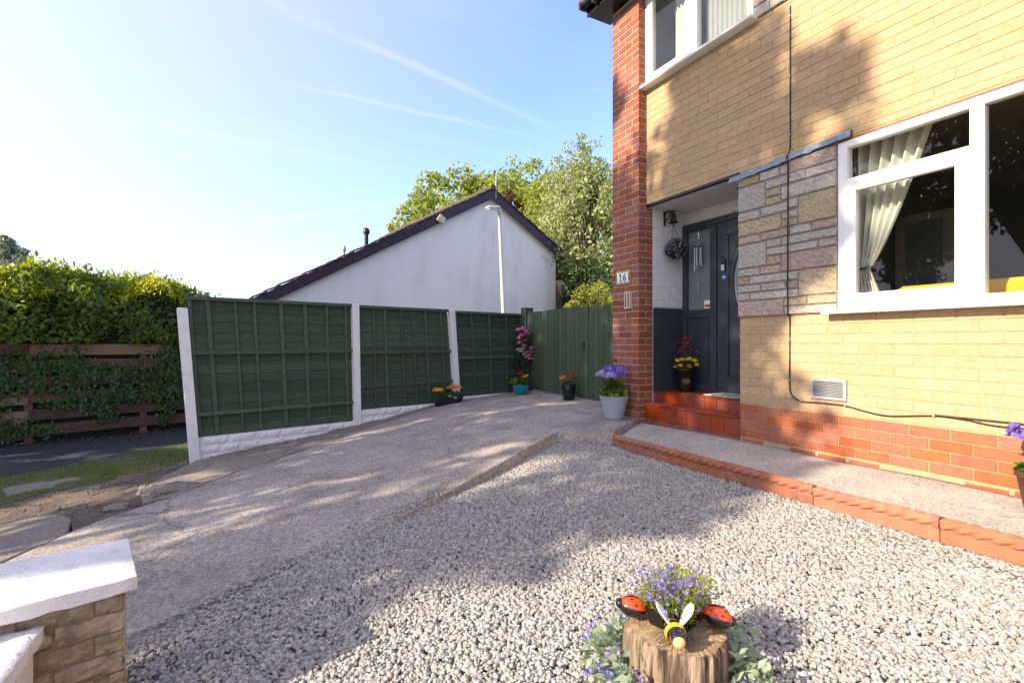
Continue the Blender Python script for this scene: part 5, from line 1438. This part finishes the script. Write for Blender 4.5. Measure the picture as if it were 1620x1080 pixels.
tree('garden_shrub', 'dark green shrub in the shade at the corner of the white house', (9.7, 13.0, -.1), 0, (9.7, 13.0, 2.1), (.8, .8, 1.6), 60, 90, .11, M['lf_shade'], .05, 16)
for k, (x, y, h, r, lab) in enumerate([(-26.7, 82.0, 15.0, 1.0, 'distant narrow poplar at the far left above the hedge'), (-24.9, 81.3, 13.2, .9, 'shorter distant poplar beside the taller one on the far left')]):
    tree('poplar_tree', lab, (x, y, -.6), 0, (x, y, h * .56), (r, r, h * .42), 120, 80, .36, M['lf_far_hazed'], .2, 20 + k, 'distant poplars', csize=.22, limbs=False)
# garden trees to the left of the camera, which throw the dappled shade
tree('garden_tree', 'tall garden tree left of the picture, seen only as shade and reflection', (-9.2, 4.5, -.6), 0, (-9.2, 4.75, 7.15), (2.3, 2.45, 3.0), 120, 140, .20, M['lf_shade'], .20, 31, csize=.24, boxy=True, extra=[(-9.2, 2.55, 5.0, .6), (-9.2, 2.35, 5.6, .55), (-9.0, 2.7, 4.4, .55), (-9.1, 2.2, 6.1, .45), (-9.0, 3.0, 4.0, .5), (-9.1, 2.5, 6.7, .5), (-9.2, 2.75, 10.0, .6), (-9.0, 2.35, 9.55, .55), (-9.3, 2.6, 9.15, .6), (-9.1, 3.0, 10.35, .55), (-9.2, 3.4, 9.8, .7), (-9.1, 2.2, 10.0, .35), (-9.3, 2.9, 8.7, .5)])
tree('garden_tree', 'second garden tree farther along, seen only as shade and reflection', (-9.9, 7.8, -.6), 0, (-9.9, 7.85, 6.0), (2.3, 1.0, 3.1), 50, 200, .20, M['lf_shade'], .20, 32, csize=.27, boxy=True)

# ---------------------------------------------------------------- pots and flowers
def flat_heads(name, C, R_, m, parent, per=70, psz=.018, squash=.75):
    """ball shaped flower heads made of small petals"""
    P, D, N, S = [], [], [], []
    for c, r in zip(C, R_):
        d = rdir(per); d[:, 2] = np.abs(d[:, 2]) * 1.1 - .25; d = unit(d)
        P.append(np.array(c) + d * r * np.array([1, 1, squash]) * rng.uniform(.85, 1.05, (per, 1)))
        N.append(unit(d + rng.normal(0, .25, (per, 3)))); D.append(rdir(per)); S.append(rx(per, .75, 1.3) * psz)
    P, D, N, S = map(np.concatenate, (P, D, N, S))
    return nobj(name, leaves(name, P, D, N, S, S, m, tmpl='round'), parent)
def leafage(name, c, rad, n, lsz, m, parent, up=.5, squash=.6, w=.5):
    d = rdir(n); d[:, 2] = np.abs(d[:, 2])
    P = np.array(c) + d * np.array([rad, rad, rad * squash]) * (rng.uniform(.15, 1, (n, 1)) ** .5)
    D = unit(d + rng.normal(0, .5, (n, 3)) + np.array([0, 0, up]) * .3)
    N = unit(rng.normal(0, .4, (n, 3)) + np.array([0, 0, 1]) + d * .4)
    s = lsz * rng.uniform(.6, 1.25, n)
    return nobj(name, leaves(name, P, D, N, s, s * w, m, .2, bend=.08), parent)
def stems(name, base, tips, r, parent, m='stem'):
    mb = MB()
    for t in tips:
        b_ = Vector(base) + Vector((random.gauss(0, .02), random.gauss(0, .02), 0)); t = Vector(t)
        mb.tube([b_, (b_ + t) / 2 + Vector((random.gauss(0, .012), random.gauss(0, .012), .02)), t], [r, r * .8, r * .6], 5)
    return mb.build(name, M[m], parent)
def pot(c, prof, m, parent, wall=.012, n=32, name='pot', soil=.82):
    p = list(prof); inner = [(max(.001, r - wall), z) for r, z in reversed(prof)]
    h = prof[-1][1]
    MB().lathe(c, [(.001, p[0][1])] + p + [q for q in inner if q[1] > h * .6], n).build(name, M[m], parent)
    rs = np.interp(h * soil, [q[1] for q in prof], [q[0] for q in prof]) - wall * .5
    MB().lathe(c, [(.001, h * soil + .008), (rs * .6, h * soil + .004), (rs, h * soil)], n).build('compost', M['compost'], parent)

# hydrangea in the pale grey pot beside the pillar
hc = (3.635, 4.36, dz(3.63, 4.36) + .002)
hy = thing('hydrangea_pot', hc, 'purple and blue hydrangea in a pale grey pot beside the brick pillar', 'potted plant')
prof = [(.100, 0), (.104, .01)]
for k in range(1, 27): prof.append((.104 + .052 * k / 27 + (.0022 if k % 2 else 0), .01 + .225 * k / 27))
prof += [(.160, .238), (.166, .245), (.166, .258), (.160, .262)]
pot(hc, prof, 'pot_grey', hy, n=40)
hx, hyy, hz0 = hc
heads = [(hx - .13, hyy + .06, hz0 + .50), (hx - .06, hyy - .02, hz0 + .53), (hx + .01, hyy + .05, hz0 + .56), (hx + .05, hyy - .06, hz0 + .545), (hx + .10, hyy - .03, hz0 + .52), (hx - .10, hyy - .06, hz0 + .49), (hx + .02, hyy + .12, hz0 + .54), (hx - .02, hyy - .10, hz0 + .50)]
mz = ['pt_lilac', 'pt_violet', 'pt_blue', 'pt_blue', 'pt_lilac', 'pt_lilac', 'pt_blue', 'pt_violet']
for h, m_ in zip(heads, mz): flat_heads('flower_head', [h], [.066], M[m_], hy, 110, .022)
stems('stems', (hx, hyy, hz0 + .2), heads, .006, hy)
leafage('leaves', (hx, hyy, hz0 + .27), .165, 75, .095, M['lf_plant'], hy, squash=1.0, w=.62)
leafage('leaves', (hx, hyy, hz0 + .36), .13, 46, .09, M['lf_plant'], hy, squash=.6, w=.62)
leafage('leaves', (hx - .02, hyy - .03, hz0 + .25), .14, 26, .10, M['lf_lime'], hy, squash=.7, w=.6)

# black pot by the gate
bc = (4.30, 6.22, dz(4.3, 6.22) + .002)
bp = thing('black_plant_pot', bc, 'shiny black bag pot with an orange flower and dark red flowers by the gate', 'potted plant')
pot(bc, [(.085, 0), (.092, .05), (.098, .10), (.104, .16), (.108, .22), (.104, .225), (.110, .235)], 'pot_black', bp)
bx, by, bz = bc
leafage('leaves', (bx, by, bz + .22), .11, 170, .05, M['lf_plant'], bp, squash=.8)
flat_heads('flower_head', [(bx - .075, by + .065, bz + .33), (bx - .06, by + .04, bz + .35)], [.045, .036], M['pt_orange'], bp, 90, .02, .8)
for k, (ox, oy, oz) in enumerate([(.0, .02, .39), (.03, -.04, .38), (.05, -.08, .35), (.02, -.06, .34), (.06, -.11, .33), (-.02, .0, .37)]):
    flat_heads('flower_head', [(bx + ox, by + oy, bz + oz)], [.022], M['pt_crimson'], bp, 34, .02, .6)
stems('stems', (bx, by, bz + .2), [(bx, by + .02, bz + .38), (bx + .03, by - .04, bz + .37), (bx + .05, by - .08, bz + .34), (bx - .07, by + .06, bz + .31)], .003, bp)

# turquoise bowl with pansies in the corner
tc_ = (4.17, 7.52, dz(4.17, 7.52) + .002)
tp_ = thing('blue_bowl_planter', tc_, 'glossy turquoise bowl of pansies in the corner of the fence', 'potted plant')
pot(tc_, [(.075, 0), (.078, .012), (.100, .03), (.128, .07), (.143, .12), (.146, .15), (.152, .155), (.154, .166), (.148, .172)], 'pot_blue', tp_, n=40)
tx, ty, tz = tc_
leafage('leaves', (tx, ty, tz + .16), .15, 110, .06, M['lf_plant'], tp_, squash=.9, w=.75)
leafage('leaves', (tx - .10, ty + .04, tz + .2), .10, 26, .07, M['lf_lime'], tp_, squash=.9, w=.9)
flat_heads('flower_head', [(tx + .05, ty - .04, tz + .32), (tx + .09, ty - .07, tz + .33), (tx + .07, ty, tz + .30)], [.026] * 3, M['pt_yellow'], tp_, 40, .022, .6)
flat_heads('flower_head', [(tx + .0, ty, tz + .40), (tx - .02, ty + .02, tz + .36), (tx + .03, ty - .01, tz + .37)], [.03] * 3, M['pt_crimson'], tp_, 30, .022, 1.1)

# tall pink flowered standard behind the bowl
rc = (4.33, 7.73, dz(4.33, 7.73))
rs_ = thing('pink_flower_topiary', rc, 'tall pink flowered shrub on a dark stem behind the turquoise bowl', 'potted plant')
pot(rc, [(.07, 0), (.085, .14), (.088, .15)], 'pot_black', rs_)
x, y, z = rc
MB().tube([(x, y, z + .1), (x - .01, y - .01, z + .45), (x, y, z + .95)], [.012, .010, .006], 7).build('stem', M['iron'], rs_)
n = 800
P = np.column_stack([rng.normal(x + .0, .075, n), rng.normal(y, .075, n), rng.uniform(z + .42, z + 1.12, n)])
nobj('leaves', leaves('leaves', P, unit(rng.normal(0, 1, (n, 3)) + (0, 0, -.2)), unit(rng.normal(0, .6, (n, 3)) + (-.3, -.8, .5)), rx(n, .04, .07), rx(n, .022, .036), M['lf_dark'], .2), rs_)
fl_p = [(x - .10, y - .02, 1.14), (x - .02, y - .05, 1.16), (x + .03, y - .07, 1.12), (x + .05, y - .09, 1.06), (x - .09, y - .04, .99), (x - .05, y - .07, 1.04), (x + .0, y - .08, .95), (x - .08, y - .06, .90), (x + .12, y - .10, .80), (x + .09, y - .11, .74), (x + .0, y - .10, .73), (x + .03, y - .09, 1.09), (x + .10, y - .12, .62), (x - .03, y - .09, .85), (x + .07, y - .1, .68)]
for k, p in enumerate(fl_p): flat_heads('flower_head', [(p[0], p[1], p[2] + z)], [.040], M['pt_pink'], rs_, 44, .030, .7)
flat_heads('flower_head', [(x - .12, y - .05, z + .78), (x - .08, y - .08, z + .75), (x - .05, y - .09, z + .80), (x - .02, y - .1, z + .70), (x + .02, y - .1, z + .64)], [.030] * 5, M['pt_white'], rs_, 40, .026, .7)

# dark trough of marigolds at the foot of the white post
tr0 = FA + FE * 3.43 + FN * .26
trz = min(dz(tr0.x, tr0.y), dz(tr0.x - .3, tr0.y - .1)) + .004
tg = thing('trough_planter', (tr0.x, tr0.y, trz), 'dark trough of yellow and orange marigolds against the fence post', 'potted plant')
TM = Matrix.Translation((tr0.x, tr0.y, trz)) @ Matrix.Rotation(math.atan2(FE.y, FE.x), 4, 'Z') @ Matrix.Rotation(R(-3.0), 4, 'Y')
mb = MB()
a, b_, h = .275, .085, .155
def rr(sx, sy, z): return [(-sx + .03, -sy, z), (sx - .03, -sy, z), (sx, -sy + .03, z), (sx, sy - .03, z), (sx - .03, sy, z), (-sx + .03, sy, z), (-sx, sy - .03, z), (-sx, -sy + .03, z)]
lv = [rr(a - .06, b_ - .02, 0), rr(a - .015, b_ - .005, h - .02), rr(a, b_ + .008, h - .018), rr(a, b_ + .008, h), rr(a - .018, b_ - .012, h), rr(a - .03, b_ - .02, h - .03)]
mb.add(sum(lv, []), [(8 * l + i, 8 * l + (i + 1) % 8, 8 * l + 8 + (i + 1) % 8, 8 * l + 8 + i) for l in range(5) for i in range(8)] + [tuple(range(7, -1, -1)), tuple(range(40, 48))])
mb.build('trough', M['trough'], tg, TM)
def tw(u, v, z): return tuple(TM @ Vector((u, v, z)))
for uu in (-.20, -.10, .0, .10, .19): leafage('leaves', tw(uu, 0, .13), .115, 150, .042, M['lf_plant'], tg, squash=.9, w=.35)
flat_heads('flower_head', [tw(-.22, .02, .275), tw(-.17, -.03, .27), tw(-.13, .02, .272), tw(-.19, .05, .28)], [.046] * 4, M['pt_yellow'], tg, 90, .02, .6)
flat_heads('flower_head', [tw(.04, .0, .29), tw(.085, .02, .305), tw(.06, -.04, .295)], [.050] * 3, M['pt_orange'], tg, 90, .02, .65)
flat_heads('flower_head', [tw(.14, .02, .29), tw(.19, -.02, .285), tw(.165, .05, .275), tw(.22, .03, .265)], [.050] * 4, M['pt_yellow'], tg, 90, .02, .65)
flat_heads('flower_head', [tw(-.02, -.09, .17), tw(.05, -.10, .14), tw(.07, -.10, .13)], [.022] * 3, M['pt_lilac'], tg, 20, .024, .6)

# black pot on the top step
sc_ = (4.365, 3.985, .4285)
sp_t = thing('step_flower_pot', sc_, 'tall black pot of yellow pansies and crimson flowers on the top step', 'potted plant')
pot(sc_, [(.078, 0), (.082, .012), (.092, .10), (.108, .235), (.116, .24), (.119, .262), (.112, .266)], 'pot_black', sp_t, n=40)
x, y, z = sc_
em = MB(); ring(em, 0, 0, .032, .022, .006, -.004, .0, n=24); seg(em, [(-.018, -.008), (-.006, .010), (.004, -.008), (.018, .010)], .004, -.003)
em.build('emblem', M['ochre'], sp_t, Matrix.Translation((x - .070, y - .073, z + .125)) @ Matrix.Rotation(R(46), 4, 'Z') @ Matrix.Rotation(R(6), 4, 'Y'))
leafage('leaves', (x, y, z + .25), .12, 190, .045, M['lf_plant'], sp_t, squash=.75, w=.6)
flat_heads('flower_head', [(x - .07, y + .05, z + .355), (x - .05, y - .0, z + .365), (x + .0, y - .05, z + .365), (x + .04, y - .09, z + .36), (x - .02, y - .07, z + .37)], [.030] * 5, M['pt_yellow'], sp_t, 50, .024, .55)
flat_heads('flower_head', [(x - .10, y - .02, z + .30), (x - .05, y - .10, z + .29), (x + .04, y - .12, z + .31), (x - .09, y + .06, z + .28)], [.020] * 4, M['pt_yellow'], sp_t, 26, .022, .7)
P, D = [], []
for k in range(9):
    a = k * .7; c0 = np.array([x + .055 * math.cos(a) * (k % 3) * .7, y + .07 * math.sin(a) * (k % 3) * .7, z + .45 + .045 * (k % 4)])
    for q in range(26):
        d = rdir(1)[0]; d[2] = abs(d[2]) * .8 + .1
        P.append(c0 + d * .028); D.append(d)
nobj('crimson_flowers', leaves('crimson_flowers', P, D, rdir(len(P)), rx(len(P), .04, .065), rx(len(P), .009, .014), M['pt_crimson'], .2), sp_t)
stems('stems', (x, y, z + .24), [(x + random.gauss(0, .04), y + random.gauss(0, .05), z + .5) for _ in range(10)], .003, sp_t)

# hydrangea cut by the right edge of the picture
qc = (3.74, .93, path_z(3.74, .93) + .004)
qt = thing('terracotta_planter', qc, 'purple hydrangea in a brown planter at the right edge against the plinth', 'potted plant')
pot(qc, [(.11, 0), (.115, .02), (.14, .17), (.15, .175), (.15, .20), (.144, .205)], 'brown_pot', qt, n=32)
x, y, z = qc
flat_heads('flower_head', [(x - .02, y + .11, z + .40), (x + .02, y + .0, z + .46), (x - .05, y - .06, z + .42)], [.072] * 3, M['pt_violet'], qt, 120, .024)
leafage('leaves', (x, y, z + .2), .14, 60, .085, M['lf_plant'], qt, squash=1.0, w=.6)
stems('stems', (x, y, z + .18), [(x - .02, y + .11, z + .38), (x + .02, y, z + .44), (x - .05, y - .06, z + .4)], .006, qt)

# ---------------------------------------------------------------- stump with ornaments
SX, SY = 1.185, 1.12
gzs = float(gz(SX, SY))
ST0, ST1 = gzs - .02, .098
stp = thing('tree_stump', (SX, SY, gzs), 'weathered cut log stump standing on the gravel in the foreground', 'stump')
rb = lambda t: 1 + .035 * math.sin(3 * t + .5) + .03 * math.sin(7 * t + 2) + .030 * math.sin(13 * t) * math.sin(5 * t + 1) + .022 * math.sin(29 * t + 1) * math.sin(3 * t) + .014 * math.sin(47 * t)
R0 = .152
mb = MB(); n = 200
mb.lathe((SX, SY, 0), [(R0 * 1.10, ST0), (R0 * 1.05, ST0 + .05), (R0 * 1.0, (ST0 + ST1) / 2), (R0 * .985, ST1 - .02), (R0 * .97, ST1 - .004), (R0 * .94, ST1)], n, 0, True, lambda t, z: rb(t) * (1 + .012 * math.sin(40 * t + z * 14)))
mb.build('bark', M['stump_bark'], stp)
mb = MB(); mb.lathe((SX, SY, 0), [(R0 * .945, ST1 - .001), (R0 * .8, ST1 + .002), (R0 * .5, ST1 + .004), (R0 * .2, ST1 + .003), (.001, ST1 + .004)], n, 0, False, lambda t, z: rb(t))
mb.v = [(p[0], p[1], p[2] + random.uniform(-.002, .002)) for p in mb.v]
mb.build('cut_face', M['stump_top'], stp)
ZT = ST1 + .006
# seed tray of lobelia
tyo = Vector((1.205, 1.135, ZT)); tang = math.atan2(1.080 - 1.038, 1.306 - 1.156)
tr = thing('lobelia_tray', tuple(tyo), 'black plastic cell tray of violet lobelia on top of the stump', 'plant tray')
TM2 = Matrix.Translation(tyo) @ Matrix.Rotation(tang, 4, 'Z')
cell = MB()
cl_w, cl_d, ch_ = .058, .062, .062
lv = [[(-cl_w * .36, -cl_d * .36, 0), (cl_w * .36, -cl_d * .36, 0), (cl_w * .36, cl_d * .36, 0), (-cl_w * .36, cl_d * .36, 0)], [(-cl_w * .47, -cl_d * .47, ch_), (cl_w * .47, -cl_d * .47, ch_), (cl_w * .47, cl_d * .47, ch_), (-cl_w * .47, cl_d * .47, ch_)],
      [(-cl_w * .5, -cl_d * .5, ch_), (cl_w * .5, -cl_d * .5, ch_), (cl_w * .5, cl_d * .5, ch_), (-cl_w * .5, cl_d * .5, ch_)], [(-cl_w * .5, -cl_d * .5, ch_ + .005), (cl_w * .5, -cl_d * .5, ch_ + .005), (cl_w * .5, cl_d * .5, ch_ + .005), (-cl_w * .5, cl_d * .5, ch_ + .005)]]
cell.add(sum(lv, []), [(4 * l + i, 4 * l + (i + 1) % 4, 4 * l + 4 + (i + 1) % 4, 4 * l + 4 + i) for l in range(3) for i in range(4)] + [(3, 2, 1, 0)])
cme = cell.mesh('cell', M['black'])
for i in range(3):
    for k in range(2):
        nobj('cell', cme, tr, TM2 @ Matrix.Translation(((i - 1) * cl_w, (k - .5) * cl_d, 0)))
MB().bb(-.084, .084, -.058, .058, ch_ - .012, ch_ - .006).build('compost', M['compost'], tr, TM2)
n = 2100
P = np.column_stack([rx(n, -.105, .105), rx(n, -.085, .085), ch_ + rng.uniform(-.01, .075, n)])
P[:, 2] += .012 * np.sin(P[:, 0] * 40) ; P = P[rng.uniform(0, 1, n) > (np.abs(P[:, 0]) / .13) ** 4]
n = len(P)
D = unit(P * np.array([3, 3, 1]) + rng.normal(0, .09, (n, 3)) + (0, 0, .05))
nobj('foliage', leaves('foliage', P, D, rdir(n), rx(n, .010, .019), rx(n, .004, .007), M['lf_lime'], .2), tr, TM2)
n = 190
P = np.column_stack([rng.normal(-.035, .055, n), rng.normal(.005, .05, n), ch_ + rng.uniform(.03, .10, n)])
for sgn, m_ in ((0, 'pt_violet'), (1, 'pt_blue')):
    Q = P[sgn::2]; q = len(Q)
    Q5 = np.repeat(Q, 4, 0) + rng.normal(0, .0035, (q * 4, 3))
    nobj('flowers', leaves('flowers', Q5, rdir(q * 4), unit(rng.normal(0, .5, (q * 4, 3)) + (-.4, -.4, .8)), rx(q * 4, .006, .010), rx(q * 4, .005, .008), M[m_], tmpl='round'), tr, TM2)['kind'] = 'stuff'
mb = MB()
for p in P[:160]: mb.tube([(p[0] * .7, p[1] * .7, ch_ - .005), tuple(p)], .0009, 3, cap=False)
mb.build('stems', M['lf_lime'], tr, TM2)

# bee ornament
bo = Vector((1.108, 1.052, ZT + .028))
be = thing('bee_ornament', tuple(bo - Vector((0, 0, .028))), 'yellow and black striped bee ornament with white wings on the stump', 'ornament')
heading = math.atan2(-.80, -.55)
BM = Matrix.Translation(bo + Vector((0, 0, .006))) @ Matrix.Rotation(heading, 4, 'Z') @ Matrix.Scale(1.06, 4)
body = MB().ell((0, 0, 0), (.030, .030, .042), Matrix.Rotation(R(90), 3, 'Y'), 28, 26, 0, lambda a, b: 1 if int(a * 8.5) % 2 == 0 else 0)
body.build('body', [M['bee_yellow'], M['black_gloss']], be, BM)
MB().ell((.040, 0, .006), (.017, .021, .021), None, 16, 10).build('head', M['black_gloss'], be, BM)
MB().ell((.052, 0, .001), (.008, .017, .017), None, 16, 10).build('face', M['bee_face'], be, BM)
for s in (-1, 1):
    MB().ell((.048, s * .009, .020), (.0045, .0045, .0055), None, 10, 8).build('eye', M['black_gloss'], be, BM)
    w = MB().ell((0, 0, .034), (.017, .0035, .036), None, 18, 12)
    w.xf(lambda p: Vector((p.x * (.55 + .65 * max(p.z, 0) / .07), p.y, p.z)))
    w.build('wing', M['wing'], be, BM @ Matrix.Translation((.006, s * .012, .020)) @ Matrix.Rotation(R(-34 * s), 4, 'X') @ Matrix.Rotation(R(-12), 4, 'Y') @ Matrix.Rotation(R(22 * s), 4, 'Z'))
    MB().tube([(.045, s * .006, .024), (.055, s * .012, .040), (.060, s * .014, .046)], [.0012, .0012, .003], 6).build('antenna', M['black_gloss'], be, BM)
for s in (-1, 1):
    for k in range(3): MB().tube([(-.01 + k * .013, s * .02, -.014), (-.012 + k * .016, s * .040, -.012), (-.013 + k * .018, s * .052, -.027)], .0011, 4).build('leg', M['black_gloss'], be, BM)

def ladybird(o, yaw, pitch, label):
    t = thing('ladybird_ornament', tuple(o), label, 'ornament', 'ladybird ornaments')
    B = Matrix.Translation(o + Vector((0, 0, .034))) @ Matrix.Rotation(yaw, 4, 'Z') @ Matrix.Rotation(pitch, 4, 'Y')
    MB().ell((0, 0, 0), (.046, .036, .030), None, 24, 14).build('body', M['black_gloss'], t, B)
    for s in (-1, 1):
        w = MB()
        n1, n2 = 12, 10; vs = []
        for i in range(n1 + 1):
            for k in range(n2 + 1):
                a = R(8) + (math.pi - R(30)) * i / n1; b_ = R(6) + R(66) * k / n2
                vs.append((-.0485 * math.cos(a) * .98 - .003, s * .0385 * math.sin(a) * math.sin(b_), .0335 * math.sin(a) * math.cos(b_) + .001))
        w.add(vs, [(i * (n2 + 1) + k, (i + 1) * (n2 + 1) + k, (i + 1) * (n2 + 1) + k + 1, i * (n2 + 1) + k + 1) for i in range(n1) for k in range(n2)], 0, True)
        w.build('wing_case', M['red_gloss'], t, B)
        for (a, b_) in ((R(55), R(35)), (R(95), R(52)), (R(110), R(22))):
            p = (-.0490 * math.cos(a) - .003, s * .0385 * math.sin(a) * math.sin(b_), .0335 * math.sin(a) * math.cos(b_) + .001)
            MB().ell(p, (.0045, .0045, .0028), None, 10, 6).build('spot', M['black_gloss'], t, B)
    MB().ell((.044, 0, .002), (.013, .017, .015), None, 14, 10).build('head', M['black_gloss'], t, B)
    for s in (-1, 1):
        MB().tube([(.050, s * .006, .010), (.060, s * .014, .022)], .0011, 4).build('antenna', M['black_gloss'], t, B)
        for k in range(3): MB().tube([(-.015 + k * .016, s * .028, -.014), (-.018 + k * .018, s * .044, -.018), (-.02 + k * .02, s * .05, -.03)], .0012, 4).build('leg', M['black_gloss'], t, B)
ladybird(Vector((1.090, 1.215, ZT)), R(150), R(-14), 'red ladybird ornament on the left rim of the stump')
ladybird(Vector((1.285, 1.045, ZT)), R(-35), R(14), 'red ladybird ornament on the right rim of the stump')

# wreath of leaves and lilac sprigs round the stump
wr = thing('flower_wreath', (SX, SY, gzs), 'ring of pale green leaves and lilac sprigs laid round the stump', 'wreath')
n = 1700; a = rx(n, 0, 2 * math.pi); r_ = .228 + rng.normal(0, .036, n); hz_ = np.abs(rng.normal(.02, .045, n))
P = np.column_stack([SX + r_ * np.cos(a), SY + r_ * np.sin(a), gzs + .01 + hz_])
D = unit(np.column_stack([np.cos(a), np.sin(a), np.full(n, .5)]) + rng.normal(0, .7, (n, 3)))
nobj('leaves', leaves('leaves', P, D, unit(rng.normal(0, .5, (n, 3)) + (0, 0, 1)), rx(n, .024, .050), rx(n, .014, .028), M['lf_sage'], .2), wr)
n = 110; a = rx(n, 0, 2 * math.pi); r_ = .24 + rng.normal(0, .04, n)
P = np.column_stack([SX + r_ * np.cos(a), SY + r_ * np.sin(a), gzs + rx(n, .02, .11)])
for s, m_ in enumerate(('pt_lilac', 'pt_blue')):
    Q = P[s::2]; q = len(Q); rp = 20
    ax_ = unit(np.column_stack([rng.normal(0, 1, (q, 2)), rx(q, .2, 1)])); tt = np.tile(np.linspace(-1, 1, rp), q)
    C = np.repeat(Q, rp, 0) + np.repeat(ax_, rp, 0) * (tt * .022)[:, None] + rng.normal(0, .0055, (q * rp, 3))
    nobj('sprigs', leaves('sprigs', C, rdir(q * rp), rdir(q * rp), rx(q * rp, .007, .013), rx(q * rp, .006, .010), M[m_], tmpl='round'), wr)['kind'] = 'stuff'
mb = MB(); mb.tube([(SX + .205 * math.cos(t), SY + .205 * math.sin(t), gzs + .018) for t in [k * math.pi / 24 for k in range(49)]], .010, 7)
mb.build('ring', M['stem'], wr)

# loose stones, twigs and leaf bits on the bare soil and along the fence foot
n = 520
t = rng.uniform(0, 1, n) * (len(sv0) - 1); q = rng.uniform(0, 1.15, n)[:, None]
A_ = np.stack([np.interp(t, np.arange(len(sv0)), np.array(sv0)[:, i]) for i in range(2)], 1); B_ = np.stack([np.interp(t, np.arange(len(sv1)), np.array(sv1)[:, i]) for i in range(2)], 1)
Pd = A_ * (1 - q) + B_ * q
Pd = Pd[Pd[:, 0] > -3.2]; n = len(Pd)
sz = rng.gamma(2.0, .0032, n) + .003
V = TT[rng.integers(0, len(TT), n)] * sz[:, None, None] + np.column_stack([Pd, soil_z(Pd[:, 0], Pd[:, 1]) + .004])[:, None, :]
FF = (np.arange(n) * 12)[:, None, None] + TF[None]
db = nobj('soil_debris', npmesh('soil_debris', V.reshape(-1, 3), FF.reshape(-1, 3), M['debris']))
tag(db, 'small stones and crumbs of earth scattered on the bare soil', 'debris', kind='stuff')
n = 700
u = rx(n, .0, 5.1); w_ = rng.gamma(1.5, .10, n) + .03
Pf = np.array([tuple(FA + FE * float(a) + FN * float(b)) for a, b in zip(u, w_)])
Pf[:, 2] = drive_z(Pf[:, 0], Pf[:, 1]) + .012
lb_ = nobj('fence_litter', leaves('fence_litter', Pf, rng.normal(0, 1, (n, 3)) * (1, 1, .12), np.array([0, 0, 1]) + rng.normal(0, .25, (n, 3)), rx(n, .008, .024), rx(n, .006, .014), M['litter'], .2))
tag(lb_, 'small dry leaf scraps swept against the foot of the green fence', 'leaf litter', kind='stuff')

n = 150
Pl = np.column_stack([rx(n, -.2, 3.6), rx(n, .8, 6.6)])
zl = np.where(inside(Pl, bed), .03 - .064 * (2.9 - Pl[:, 0]) + .016, np.where(Pl[:, 0] > 2.98, np.where(Pl[:, 1] < 3.6, .105, drive_z(Pl[:, 0], Pl[:, 1]) + .01), drive_z(Pl[:, 0], Pl[:, 1]) + .01))
ok_ = inside(Pl, bed) | (Pl[:, 1] > Pl[:, 0] * .55 + 2.75) | (Pl[:, 0] > 3.02)
Pl, zl = Pl[ok_], zl[ok_]; n = len(Pl)
fl2 = nobj('fallen_leaves', leaves('fallen_leaves', np.column_stack([Pl, zl]), rng.normal(0, 1, (n, 3)) * (1, 1, .15), np.array([0, 0, 1]) + rng.normal(0, .3, (n, 3)), rx(n, .014, .030), rx(n, .009, .018), M['litter'], .25))
tag(fl2, 'scattered dry leaves on the gravel and drive', 'leaf litter', kind='stuff')
